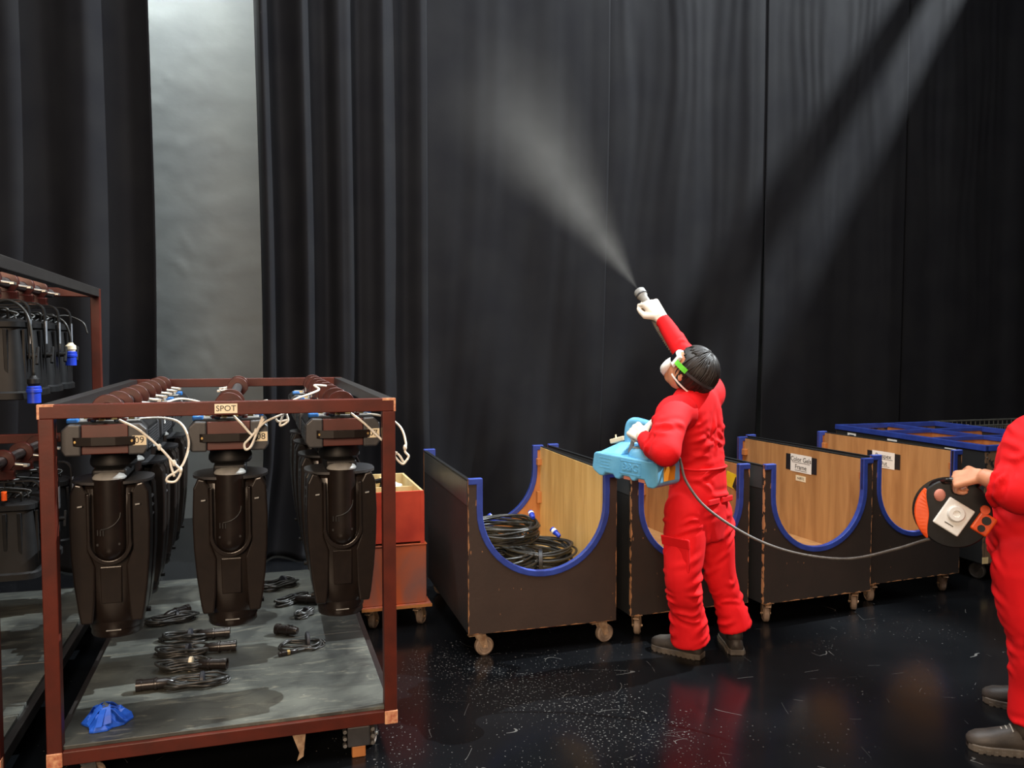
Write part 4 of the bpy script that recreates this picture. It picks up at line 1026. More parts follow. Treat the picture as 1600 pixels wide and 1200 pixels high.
def hand_into(mb, wrist, d, n, side, curl=(1.2, 1.4, 0.9), s=1.0, thumb=None):
    """side +1 right hand, -1 left hand; d towards the knuckles, n out of the palm"""
    d = Vector(d).normalized(); n = Vector(n); n = (n - d * n.dot(d)).normalized()
    t = d.cross(n) * side
    W_ = Vector(wrist)
    for k, (off, L_) in enumerate(((0.030, 0.94), (0.010, 1.0), (-0.010, 0.95), (-0.029, 0.80))):
        kn = W_ + d * 0.092 * s * (1 - 0.05 * abs(k - 1)) + t * off * s
        caps(mb, W_ + t * off * 0.55 * s + d * 0.005, kn, 0.0150 * s, 0.0125 * s)
        p, ang = kn, 0.0
        for ph, (ln, r0, r1) in enumerate(((0.042, 0.0115, 0.0100), (0.027, 0.0100, 0.0090), (0.021, 0.0090, 0.0078))):
            ang += curl[ph] * (1 - 0.06 * (k == 0)); dr_ = d * math.cos(ang) + n * math.sin(ang); q = p + dr_ * ln * L_ * s
            caps(mb, p, q, r0 * s, r1 * s, 10); p = q
    th = thumb or ((0.55, 0.70, 0.45), (0.80, 0.35, 0.50))
    p = W_ + d * 0.022 * s + t * 0.020 * s
    q = p + (d * 0.6 + t * 0.75 + n * 0.25).normalized() * 0.042 * s; caps(mb, p, q, 0.0165 * s, 0.0135 * s, 12)
    for (a, b, c), ln, r0, r1 in zip(th, (0.032, 0.026), (0.0125, 0.0112), (0.0112, 0.0092)):
        e = q + (d * a + t * b + n * c).normalized() * ln * s; caps(mb, q, e, r0 * s, r1 * s, 10); q = e
def shoe(parent, heel, toe, wo, ankle_h=0.13, lace=True):
    heel, toe = Vector(heel), Vector(toe); heel.z = toe.z = 0
    d = (toe - heel); L_ = 0.285; d.normalize(); s_ = Vector((-d.y, d.x, 0))
    prof = [(0.0, 0.030, 0.062), (0.03, 0.039, 0.085), (0.07, 0.041, 0.10), (0.12, 0.040, 0.098), (0.17, 0.045, 0.082), (0.21, 0.049, 0.070), (0.25, 0.046, 0.062), (0.275, 0.034, 0.050), (0.288, 0.015, 0.040)]
    rings = []
    for x, hw, h in prof:
        rings.append([heel + d * x + s_ * hw * math.copysign(abs(math.cos(a)) ** 0.75, math.cos(a)) + Vector((0, 0, 0.024 + (h - 0.012) * max(0.0, math.sin(a)) ** 0.8 if math.sin(a) > 0 else 0.022)) for a in [2 * PI * j / 20 for j in range(20)]])
    sh = MB().rings(rings).build('shoe', M_boot, parent, smooth=True, wo=wo)
    c = heel + d * 0.065
    MB().rings([[c + d * (0.058 * k) * math.cos(2 * PI * j / 18) + s_ * 0.042 * k * math.sin(2 * PI * j / 18) + Vector((0, 0, z)) for j in range(18)] for k, z in ((1.02, 0.07), (0.98, 0.10), (1.0, ankle_h), (0.9, ankle_h + 0.006))]).build('ankle_collar', M_boot, sh, smooth=True, wo=wo)
    out = [heel + d * (x - 0.004) + s_ * (hw + 0.006) for x, hw, h in prof] ; back = [heel + d * (x - 0.004) - s_ * (hw + 0.006) for x, hw, h in prof][::-1]
    poly = [(p - heel) for p in out + back]
    MB().prism([(p.dot(d), p.dot(s_)) for p in poly], heel, d, s_, (0, 0, 1), 0.030).build('sole', M_sole, sh, wo=wo, bevel=0.004)
    for k in range(9):
        for sg in (-1, 1):
            x = 0.03 + 0.027 * k; hw = float(np.interp(x, [p[0] for p in prof], [p[1] for p in prof]))
            MB().obox(heel + d * x + s_ * sg * (hw + 0.006) + Vector((0, 0, 0.008)), d, s_, (0, 0, 1), 0.008, 0.003, 0.008).build('sole_lug', M_sole, sh, wo=wo)
    if lace:
        for k in range(4):
            x = 0.125 + 0.016 * k; z = 0.106 - 0.008 * k
            MB().tube(spline([heel + d * x + s_ * 0.028 + Vector((0, 0, z - 0.012)), heel + d * (x + 0.006) + Vector((0, 0, z + 0.006)), heel + d * x - s_ * 0.028 + Vector((0, 0, z - 0.012))], 5), 0.003, 6).build('lace', M_hose, sh, wo=wo)
    return sh
def head_elements(mb, R, c):
    def q(x, y, z): return c + R @ Vector((x, y, z))
    def e(p, rx, ry, rz): mb.ell(q(*p), rx, ry, rz, 20, 14, R)
    e((0, -0.008, 0.020), 0.074, 0.094, 0.088); e((0, 0.022, -0.030), 0.060, 0.066, 0.078)
    e((0, 0.050, -0.082), 0.034, 0.034, 0.026)                                    # chin
    e((0, 0.094, -0.012), 0.011, 0.014, 0.024); e((0, 0.100, -0.026), 0.016, 0.014, 0.011)   # nose
    e((0, 0.078, -0.056), 0.024, 0.014, 0.007); e((0, 0.077, -0.066), 0.022, 0.014, 0.007)   # lips
    e((0, 0.076, 0.026), 0.052, 0.016, 0.010)                                      # brow
    for s in (-1, 1):
        e((s * 0.078, -0.006, -0.012), 0.009, 0.018, 0.032)                         # ears
        e((s * 0.033, 0.074, 0.008), 0.014, 0.010, 0.010)                           # lids
    return q
def hair_cap(R, c, parent, wo, nape=-0.085, m=None, wide=False):
    v, f = [], []; n, mm = 180, 40
    for i in range(mm + 1):
        th = PI * i / mm
        for j in range(n):
            ph = 2 * PI * j / n
            p = Vector((math.sin(th) * math.cos(ph), math.sin(th) * math.sin(ph), math.cos(th)))
            sc_ = (1.03 if wide else 1.0) + 0.012 * nn(p.x * 5, p.y * 5, p.z * 3) + 0.026 * abs(nn(math.cos(ph) * 15, math.sin(ph) * 15, p.z * 0.9)) * math.sin(th) ** 0.5
            v.append(Vector((p.x * 0.0870, -0.010 + p.y * 0.104, 0.018 + p.z * 0.101)) * sc_)
    for i in range(mm):
        for j in range(n):
            q = [i * n + j, i * n + (j + 1) % n, (i + 1) * n + (j + 1) % n, (i + 1) * n + j]
            cc = sum((v[k] for k in q), Vector()) / 4
            if cc.y > 0.030 and cc.z < 0.072 - 0.25 * abs(cc.x): continue
            if cc.y > 0.014 and cc.z < 0.012: continue
            if cc.z < nape: continue
            f.append(tuple(q))
    o = MB().add([c + R @ p for p in v], f).build('hair', m or M_hair, parent, smooth=True, wo=wo)
    md = o.modifiers.new('s', 'SOLIDIFY'); md.thickness = 0.010; md.offset = -1
    rnd = random.Random(21); st = MB()
    for k in range(190):
        ph = rnd.uniform(0, 2 * PI); front = math.sin(ph) > 0.25
        th1 = rnd.uniform(0.75, 0.95) if front else rnd.uniform(1.7, 2.35); th0 = rnd.uniform(0.05, th1 * 0.5); sw = rnd.uniform(-0.25, 0.25); pts = []
        for j in range(9):
            u = j / 8; th = th0 + (th1 - th0) * u; q = ph + sw * u; k_ = (1.052 if wide else 1.02) + 0.010 * math.sin(PI * u) - 0.03 * (u > 0.95)
            pts.append(c + R @ (Vector((math.sin(th) * math.cos(q) * 0.0870, -0.010 + math.sin(th) * math.sin(q) * 0.104, 0.018 + math.cos(th) * 0.101)) * k_))
        st.tube(pts, [0.0012, 0.003, 0.0038, 0.0042, 0.0042, 0.004, 0.0036, 0.003, 0.001], 5)
    so = st.build('hair_locks', m or M_hair, o, smooth=True, wo=wo); so['kind'] = 'stuff'
    return o
def frame(fw, up):
    fw = Vector(fw).normalized(); up = Vector(up); up = (up - fw * up.dot(fw)).normalized(); rt = fw.cross(up)
    return Matrix((rt, fw, up)).transposed()
def wrink(limbs, seed=0, amp=1.0, extra=()):
    """cloth folds: many short oblique ridges wrapped part-way round each limb.
    limbs: (p0, p1, r, count, slant, depth); extra: explicit fold lines (points, width, depth)"""
    rnd = random.Random(seed); F = []
    for p0, p1, r, cnt, slant, depth in limbs:
        p0, p1 = Vector(p0), Vector(p1); t = (p1 - p0).normalized(); L_ = (p1 - p0).length; a = t.orthogonal().normalized(); b = t.cross(a)
        for k in range(cnt):
            s = rnd.random() * L_; th = rnd.uniform(0, 2 * PI); sp = rnd.uniform(0.7, 1.9); sl = slant * rnd.uniform(-1, 1); pts = []
            cv = rnd.uniform(-0.03, 0.03)
            for j in range(6):
                u = j / 5; an = th + sp * u; pts.append(p0 + t * (s + sl * u + cv * math.sin(PI * u)) + (a * math.cos(an) + b * math.sin(an)) * r)
            F.append((pts, rnd.uniform(0.008, 0.015), depth * rnd.uniform(0.5, 1.1)))
    F += list(extra)
    def fn(co):
        d = np.zeros(len(co))
        for pts, w_, dep in F:
            P_ = np.array(pts); best = np.full(len(co), 1e9); tap = np.zeros(len(co)); n = len(P_) - 1
            lo, hi = P_.min(0) - 0.06, P_.max(0) + 0.06
            ix = np.where(((co > lo) & (co < hi)).all(1))[0]
            if len(ix) == 0: continue
            c = co[ix]; bb = np.full(len(ix), 1e9); tp = np.zeros(len(ix))
            for k in range(n):
                A, B = P_[k], P_[k + 1]; AB = B - A; u = np.clip(((c - A) @ AB) / (AB @ AB), 0, 1); ds = np.linalg.norm(c - A - u[:, None] * AB, axis=1)
                m = ds < bb; bb[m] = ds[m]; tp[m] = ((k + u) / n)[m]
            # the chord cuts inside the surface: measure past that gap
            g = np.exp(-(bb / w_) ** 2) - 0.55 * np.exp(-((bb - 2.0 * w_) / (1.1 * w_)) ** 2)
            d[ix] += amp * dep * g * np.sin(PI * np.clip(tp, 0.02, 0.98)) ** 0.7
        lowf = np.array([noise.noise(Vector(p) * 6 + Vector((seed, 0, 0))) for p in co])
        return np.clip(d, -0.013, 0.018) + 0.0035 * lowf
    return fn

# ---- the person spraying
def person_spraying():
    wo = Vector((0.98, 4.30, 0)); root = empty('person', wo)
    tag(root, 'person in red coverall and white gloves, arm raised, spraying mist at the curtain', 'person')
    f = Vector((-0.70, 0.71, 0)); l = Vector((-0.71, -0.70, 0)); z = Vector((0, 0, 1))
    S = [(P(1093, 842, 4.30), 0.125, 0.115), (P(1091, 805, 4.31), 0.162, 0.140), (P(1091, 768, 4.31), 0.162, 0.135), (P(1091, 722, 4.31), 0.142, 0.120), (P(1086, 672, 4.30), 0.172, 0.125), (P(1084, 640, 4.29), 0.178, 0.112), (P(1085, 618, 4.28), 0.135, 0.090), (P(1084, 604, 4.27), 0.072, 0.070)]
    LS, LE, LWr = P(1052, 648, 4.10), P(1040, 706, 3.90), P(1006, 683, 4.10)
    RS, RE, RWr = P(1108, 612, 4.44), P(1073, 558, 4.64), P(1034, 498, 4.78)
    LH_, LKn, LA = P(1072, 800, 4.24), P(1067, 900, 4.17), P(1079, 1000, 4.245)
    RH_, RKn, RA = P(1111, 800, 4.37), P(1124, 890, 4.36), P(1150, 980, 4.37)
    mb = MB(); torso(mb, S, f, l)
    limb(mb, [LH_, LH_.lerp(LKn, 0.5), LKn, LKn.lerp(LA, 0.5), LA], [0.118, 0.108, 0.095, 0.087, 0.107])
    limb(mb, [RH_, RH_.lerp(RKn, 0.5), RKn, RKn.lerp(RA, 0.5), RA], [0.112, 0.100, 0.086, 0.076, 0.094])
    mb.ell(LH_, 0.118, 0.118, 0.118); mb.ell(RH_, 0.112, 0.112, 0.112)
    mid = LS.lerp(LE, 0.55) + l * 0.02
    limb(mb, [S[5][0].lerp(LS, 0.6), LS, mid, LE], [0.095, 0.088, 0.082, 0.074]); mb.ell(LE, 0.074, 0.074, 0.074)
    limb(mb, [LE, LE.lerp(LWr, 0.5) + Vector((0, 0, -0.012)), LWr], [0.074, 0.063, 0.040])
    limb(mb, [S[5][0].lerp(RS, 0.5), RS, RS.lerp(RE, 0.5), RE], [0.10, 0.088, 0.072, 0.062]); mb.ell(RE, 0.062, 0.062, 0.062)
    limb(mb, [RE, RE.lerp(RWr, 0.5), RWr], [0.062, 0.053, 0.042])
    ct = S[4][0]
    lm = [(LH_, LKn, 0.112, 16, 0.09, 0.010), (LKn.lerp(LH_, 0.25), LKn.lerp(LA, 0.4), 0.098, 16, 0.05, 0.012), (LKn.lerp(LA, 0.45), LA, 0.090, 16, 0.05, 0.011),
          (RH_, RKn, 0.104, 14, 0.09, 0.010), (RKn.lerp(RH_, 0.2), RKn.lerp(RA, 0.5), 0.088, 12, 0.06, 0.010), (RKn.lerp(RA, 0.5), RA, 0.079, 12, 0.05, 0.010),
          (LS, LE, 0.085, 14, 0.08, 0.011), (LE, LWr, 0.064, 14, 0.04, 0.010), (RS, RE, 0.074, 10, 0.06, 0.009), (RE, RWr, 0.052, 9, 0.05, 0.007),
          (S[1][0], S[3][0], 0.145, 16, 0.07, 0.010), (S[3][0], S[5][0], 0.150, 16, 0.12, 0.010), (S[3][0], S[5][0], 0.125, 8, 0.20, 0.008)]
    bk_ = lambda u, v: P(u, v, 4.30) - f * 0.118
    ex = [([bk_(1108, 625), bk_(1102, 665), bk_(1090, 705)], 0.013, 0.013), ([bk_(1098, 622), bk_(1090, 660), bk_(1078, 690)], 0.012, 0.011), ([bk_(1118, 640), bk_(1116, 680), bk_(1110, 715)], 0.011, 0.011), ([bk_(1075, 650), bk_(1082, 680), bk_(1080, 708)], 0.012, 0.010)]
    cv = blob(mb, 0.0078, 4, 'coverall', M_redcloth, root, wo, wrink(lm, 5, 1.0, ex))
    # flaps, seams, collar
    e = MB()
    def flap(c, ax, ay, az, w_, h, name='pocket_flap'):
        MB().obox(c, ax, ay, az, w_, h, 0.006).build(name, M_redcloth, cv, wo=wo, bevel=0.005, seg=3)
    tl = LH_.lerp(LKn, 0.52)
    MB().obox(tl + l * 0.103 + Vector((0.02, 0, -0.03)), f, Vector((0, 0, 1)) + l * 0.05, l, 0.075, 0.085, 0.012).build('cargo_pocket', M_redcloth, cv, wo=wo, bevel=0.009, seg=3)
    flap(tl + l * 0.118 + Vector((0.02, 0, 0.035)), f, z + l * 0.25, l - z * 0.25, 0.082, 0.026)
    bk = -f * 0.132 + P(1091, 785, 4.31)
    flap(bk + l * 0.062 + Vector((0, 0, 0.028)), l, z, -f, 0.050, 0.015); flap(bk - l * 0.062 + Vector((0, 0, 0.028)), l, z, -f, 0.050, 0.015)
    # waist seam
    ring = []
    for j in range(40):
        a = 2 * PI * j / 40; ca, sa = math.cos(a), math.sin(a)
        ring.append(P(1091, 728, 4.31) + l * math.copysign(abs(ca) ** 0.8, ca) * 0.150 + f * math.copysign(abs(sa) ** 0.8, sa) * 0.127)
    MB().tube(ring, 0.006, 8, closed=True).build('waist_seam', M_redcloth, cv, wo=wo, smooth=True)
    rings = []
    for hh, k in ((-0.012, 1.15), (0.014, 1.05), (0.034, 0.98), (0.036, 0.90), (0.0, 0.92)):
        rings.append([S[7][0] + z * hh + l * math.cos(2 * PI * j / 24) * 0.075 * k + f * math.sin(2 * PI * j / 24) * 0.070 * k for j in range(24)])
    MB().rings(rings, cap=False).build('collar', M_redcloth, cv, wo=wo, smooth=True)
    # body: head, neck, trunk and arms in one surface
    hc = P(1079, 581, 4.25); R = frame(Vector((-0.60, 0.42, 0.66)), z) * 1.16
    b = MB(); q = head_elements(b, R, hc)
    nk = S[6][0]; caps(b, q(0, -0.030, -0.045), nk, 0.050, 0.056); 
    torso(b, [(S[1][0], 0.12, 0.09), (S[3][0], 0.11, 0.085), (S[5][0], 0.13, 0.08), (S[6][0], 0.09, 0.06)], f, l, 20)
    limb(b, [S[5][0], LS, LE], [0.06, 0.05, 0.042], 6, 14); b.ell(LE, 0.042, 0.042, 0.042); limb(b, [LE, LWr.lerp(LE, 0.4), LWr], [0.042, 0.038, 0.027], 6, 14)
    limb(b, [S[5][0], RS, RE], [0.06, 0.05, 0.042], 6, 14); b.ell(RE, 0.042, 0.042, 0.042); limb(b, [RE, RWr.lerp(RE, 0.4), RWr], [0.042, 0.038, 0.027], 6, 14)
    hand_into(b, LWr, P(987, 668, 4.20) - LWr, Vector((0.15, 0.9, -0.3)), -1, (0.9, 1.2, 0.8), 0.66)
    dR = P(1010, 466, 4.84) - RWr
    hand_into(b, RWr, dR, Vector((-0.35, 0.9, -0.15)), 1, (1.15, 1.35, 0.9), 0.66)
    blob(b, 0.0052, 2, 'body', M_skin, root, wo)
    # gloves
    g = MB(); hand_into(g, LWr, P(987, 668, 4.20) - LWr, Vector((0.15, 0.9, -0.3)), -1, (0.9, 1.2, 0.8), 1.15, thumb=((0.35, 0.9, 0.2), (0.2, 1.0, 0.1)))
    caps(g, LWr - (LWr - LE).normalized() * 0.04, LWr + (LWr - LE).normalized() * 0.01, 0.036, 0.034)
    blob(g, 0.0042, 2, 'glove', M_glove, root, wo)
    g = MB(); hand_into(g, RWr, dR, Vector((-0.35, 0.9, -0.15)), 1, (1.0, 1.25, 0.9), 1.36, thumb=((1.0, -0.10, 0.45), (1.0, -0.35, 0.45)))
    caps(g, RWr - (RWr - RE).normalized() * 0.04, RWr + (RWr - RE).normalized() * 0.01, 0.037, 0.036)
    blob(g, 0.0042, 2, 'glove', M_glove, root, wo)
    hair_cap(R, hc, root, wo, nape=-0.088, wide=True)
    # goggles, respirator and their straps
    rr = []
    for k in range(15):
        a = math.radians(35 + 110 * k / 14)
        rr.append([hc + R @ Vector((math.cos(a) * sx, -0.005 + math.sin(a) * sy, 0.010 + dz)) for sx, sy, dz in ((0.080, 0.092, -0.032), (0.092, 0.112, -0.026), (0.092, 0.112, 0.026), (0.080, 0.092, 0.032))])
    gg = MB().rings(rr).build('goggles', M_white, root, wo=wo, bevel=0.004)
    rr = []
    for k in range(11):
        a = math.radians(45 + 90 * k / 10); rr.append([hc + R @ Vector((math.cos(a) * 0.094, -0.004 + math.sin(a) * 0.114, 0.010 + dz)) for dz in (-0.018, 0.018)] + [hc + R @ Vector((math.cos(a) * 0.091, -0.004 + math.sin(a) * 0.111, 0.010 + dz)) for dz in (0.018, -0.018)])
    MB().rings(rr).build('goggle_lens', M_glass, gg, wo=wo)
    def strap(a0, a1, zf, w_, m, nm, off=0.0):
        rr = []
        for k in range(33):
            t = k / 32; a = math.radians(a0 + (a1 - a0) * t); zz = zf(t)
            sq = math.sqrt(max(0.05, 1 - ((zz - 0.018) / 0.110) ** 2))
            def pt(k_, dz): return hc + R @ Vector((math.cos(a) * (0.0925 + k_) * sq, -0.010 + math.sin(a) * (0.1125 + k_) * sq, zz + dz))
            rr.append([pt(off, -w_), pt(off + 0.003, -w_), pt(off + 0.003, w_), pt(off, w_)])
        MB().rings(rr).build(nm, m, root, wo=wo, smooth=False)
    strap(145, 182, lambda t: 0.012 + 0.004 * t, 0.011, M_green, 'goggle_strap', 0.002); strap(35, -2, lambda t: 0.012 + 0.004 * t, 0.011, M_green, 'goggle_strap', 0.002)
    strap(178, 362, lambda t: 0.012 + 0.005 * math.sin(PI * t), 0.006, M_bumper, 'goggle_band', 0.000)
    strap(150, 390, lambda t: -0.045 - 0.012 * math.sin(PI * t), 0.0035, M_white, 'mask_strap', 0.003)
    rs = [(0.02, 0.116, -0.052), (0.040, 0.110, -0.050), (0.050, 0.098, -0.050), (0.052, 0.078, -0.050)]
    MB().rings([[hc + R @ Vector((w_ * math.cos(2 * PI * j / 20), y_, z_ + w_ * 0.92 * math.sin(2 * PI * j / 20))) for j in range(20)] for w_, y_, z_ in rs]).build('respirator', M_white, root, wo=wo, smooth=True)
    # shoes
    shoe(root, ground(1097, 1029), ground(1024, 1012), wo); shoe(root, ground(1152, 1024), ground(1133, 993), wo, 0.15)
    return dict(LWr=LWr, RWr=RWr, RE=RE, LE=LE, RS=RS, waist=P(1062, 712, 4.12))
J = person_spraying()

# ---- blue fogger held by its handle, with hose and spray nozzle
def fogger():
    ang = math.atan2(-0.69, 0.72); base = Vector((0.412, 4.285, 0.978)); Rz = Matrix.Rotation(ang, 3, 'Z')
    root = empty('fogger', base, ang); tag(root, 'light blue plastic fogging machine held by its handle', 'fogger')
    root.rotation_euler = (0.0, math.radians(3.5), ang)
    L_, D_, H_ = 0.405, 0.205, 0.118
    poly = [(0.0, 0.035), (0.012, 0.020), (0.05, 0.0), (0.075, 0.0), (0.085, 0.018), (0.135, 0.018), (0.15, 0.0), (0.175, 0.0), (0.19, 0.022), (0.235, 0.022), (0.25, 0.006), (0.268, 0.006), (0.28, 0.022), (0.325, 0.022), (0.345, -0.012), (0.38, -0.012), (0.402, 0.005), (0.405, 0.02), (0.398, H_ - 0.012), (0.385, H_), (0.02, H_), (0.006, H_ - 0.010)]
    tk = MB().prism(poly, (0, 0, 0), (1, 0, 0), (0, 0, 1), (0, 1, 0), D_).build('tank', M_tank, root, bevel=0.008, seg=3)
    # sloping shoulder up to the handle post
    MB().add([(0.02, 0.02, H_ - 0.004), (0.16, 0.02, H_ - 0.004), (0.16, D_ - 0.01, H_ - 0.004), (0.02, D_ - 0.01, H_ - 0.004), (0.10, 0.10, H_ + 0.055), (0.16, 0.10, H_ + 0.055), (0.16, D_ - 0.03, H_ + 0.055), (0.10, D_ - 0.03, H_ + 0.055)],
             [(0, 3, 2, 1), (4, 5, 6, 7), (0, 1, 5, 4), (1, 2, 6, 5), (2, 3, 7, 6), (3, 0, 4, 7)]).build('tank_shoulder', M_tank, tk, bevel=0.010, seg=3)
    hp = spline([(0.125, 0.14, H_ + 0.03), (0.118, 0.14, H_ + 0.10), (0.128, 0.14, H_ + 0.150), (0.165, 0.14, H_ + 0.166), (0.25, 0.14, H_ + 0.158), (0.335, 0.14, H_ + 0.145), (0.372, 0.14, H_ + 0.11), (0.378, 0.14, H_ + 0.0)], 6)
    MB().tube(hp, [0.021] * len(hp), 14).build('handle', M_tank, root, smooth=True)
    MB().ell((0.262, 0.085, H_ + 0.0), 0.085, 0.068, 0.062, 22, 14).build('motor_dome', M_tank, root, smooth=True)
    MB().obox((0.262, 0.045, H_ + 0.048), (1, 0, 0), (0, 1, 0.6), (0, -0.6, 1), 0.045, 0.005, 0.003).build('dome_groove', M_grey, root, bevel=0.002)
    MB().obox((0.055, 0.15, H_ + 0.055), (0.9, -0.1, 0.32), (0.1, 1, 0), (-0.32, 0, 0.9), 0.050, 0.022, 0.012).build('filter_block', M_label, root, bevel=0.004)
    MB().cyl((0.035, 0.15, H_ + 0.055), (0.03, 0.15, H_ + 0.078), 0.004, n=8).build('filter_pin', M_label, root)
    MB().cyl((0.165, 0.10, H_ + 0.01), (0.185, 0.09, H_ + 0.075), 0.013, 0.010, 12).build('filler_spout', M_grey, root, auto=True)
    fr = MB()
    for x0, x1, z0, z1 in ((0.178, 0.305, 0.098, 0.101), (0.178, 0.305, 0.036, 0.039), (0.178, 0.181, 0.036, 0.101), (0.302, 0.305, 0.036, 0.101)): fr.box(x0, x1, -0.002, 0.002, z0, z1)
    fp = fr.build('logo_frame', M_tank, tk)
    text('B&G', 0.052, 'lettering', M_tank, tk, (0.2415, -0.001, 0.070), (1, 0, 0), (0, 0, 1), depth=0.003)
    for k, (a, b) in enumerate(((0.045, 0.125), (0.055, 0.115), (0.060, 0.11), (0.05, 0.12))):
        MB().box(a, b, -0.001, 0.001, 0.092 - k * 0.016, 0.096 - k * 0.016).build('moulded_line', M_tank, tk)
    MB().box(L_ - 0.004, L_ + 0.0015, 0.055, 0.150, 0.022, 0.092).build('amber_sticker', M_amber, tk)
    for x in (0.195, 0.285): MB().box(x, x + 0.04, 0.01, 0.05, 0.004, 0.022).build('foam_foot', M_pink, tk, bevel=0.003)
    # hose and nozzle in the raised hand
    a1 = P(1000, 457, 4.90)
    sd = (P(800, 165, 6.0) - a1).normalized()
    Mw = Matrix.Translation(base) @ root.rotation_euler.to_matrix().to_4x4(); Mi = Mw.inverted()
    nz_ = MB().lathe([(0.018, -0.10), (0.024, -0.09), (0.024, -0.045), (0.030, -0.035), (0.034, -0.02), (0.035, 0.006), (0.030, 0.014), (0.016, 0.018), (0.015, 0.012), (0.001, 0.012)], Mi @ a1, Mi.to_3x3() @ sd, 20).build('spray_nozzle', M_grey, root, auto=True)
    MB().lathe([(0.028, 0.0), (0.0365, 0.003), (0.0365, 0.010), (0.030, 0.012)], Mi @ (a1 - sd * 0.03), Mi.to_3x3() @ sd, 20).build('nozzle_ring', M_bumper, nz_, auto=True)
    MB().obox(Mi @ (a1 + Vector((0.016, 0, 0.020))), Mi.to_3x3() @ sd, Mi.to_3x3() @ Vector((0, 1, 0)), Mi.to_3x3() @ Vector((1, 0, 0.6)), 0.016, 0.010, 0.009).build('nozzle_knob', M_plastic2, nz_, bevel=0.003)
    path = spline([a1 - sd * 0.10, P(1019, 493, 4.84), P(1028, 511, 4.84), P(1046, 540, 4.82), P(1078, 585, 4.72), P(1092, 640, 4.60), P(1060, 690, 4.48), Mw @ Vector((0.33, 0.18, H_ - 0.02))], 22)
    rr = [0.0165 + 0.0035 * math.cos(i * PI) for i in range(len(path))]
    MB().tube([Mi @ p for p in path], rr, 12).build('corrugated_hose', M_hose, root)
    return a1, sd
NZ, SD = fogger()

# ---- the mist leaving the nozzle
def mist():
    Ln = 2.42; ta = math.tan(math.radians(17))
    m = bpy.data.materials.new('fine_water_mist'); m.use_nodes = True; nt = m.node_tree; N = nt.nodes; L = nt.links
    N.remove(N['Principled BSDF']); out = N['Material Output']
    vs = N.new('ShaderNodeVolumeScatter'); vs.inputs['Color'].default_value = (1, 0.96, 0.88, 1); vs.inputs['Anisotropy'].default_value = 0.1
    tc = N.new('ShaderNodeTexCoord'); sx = N.new('ShaderNodeSeparateXYZ'); L.new(tc.outputs['Object'], sx.inputs[0])
    def M(op, a, b=None, clamp=False):
        n = N.new('ShaderNodeMath'); n.operation = op; n.use_clamp = clamp
        for i, q in enumerate((a, b)):
            if q is None: continue
            if isinstance(q, (int, float)): n.inputs[i].default_value = q
            else: L.new(q, n.inputs[i])
        return n.outputs[0]
    r2 = M('ADD', M('MULTIPLY', sx.outputs[0], sx.outputs[0]), M('MULTIPLY', sx.outputs[1], sx.outputs[1]))
    r = M('DIVIDE', M('SQRT', r2), M('ADD', M('MULTIPLY', sx.outputs[2], ta), 0.004))
    core = M('POWER', M('SUBTRACT', 1.0, r, True), 1.6)
    fall = M('DIVIDE', 1.0, M('POWER', M('ADD', sx.outputs[2], 0.06), 0.85))
    end = M('POWER', M('SUBTRACT', 1.0, M('DIVIDE', sx.outputs[2], Ln), True), 0.8)
    n = N.new('ShaderNodeTexNoise'); n.inputs['Scale'].default_value = 2.6; n.inputs['Detail'].default_value = 3; L.new(tc.outputs['Object'], n.inputs['Vector'])
    nz = N.new('ShaderNodeMapRange'); nz.inputs[1].default_value = 0.3; nz.inputs[2].default_value = 0.7; nz.inputs[3].default_value = 0.55; nz.inputs[4].default_value = 1.25; L.new(n.outputs['Fac'], nz.inputs[0])
    den = M('MULTIPLY', M('MULTIPLY', M('MULTIPLY', core, fall), M('MULTIPLY', end, nz.outputs[0])), 0.55)
    L.new(den, vs.inputs['Density']); L.new(vs.outputs[0], out.inputs['Volume'])
    rings = [[((0.004 + ta * z_) * math.cos(2 * PI * j / 24), (0.004 + ta * z_) * math.sin(2 * PI * j / 24), z_) for j in range(24)] for z_ in np.linspace(0, Ln, 10)]
    o = MB().rings(rings).build('spray_mist', m)
    o.location = NZ + SD * 0.034; o.rotation_euler = SD.to_track_quat('Z', 'Y').to_euler()
    tag(o, 'plume of white mist spreading up and left from the spray nozzle', 'mist', kind='stuff')
mist()

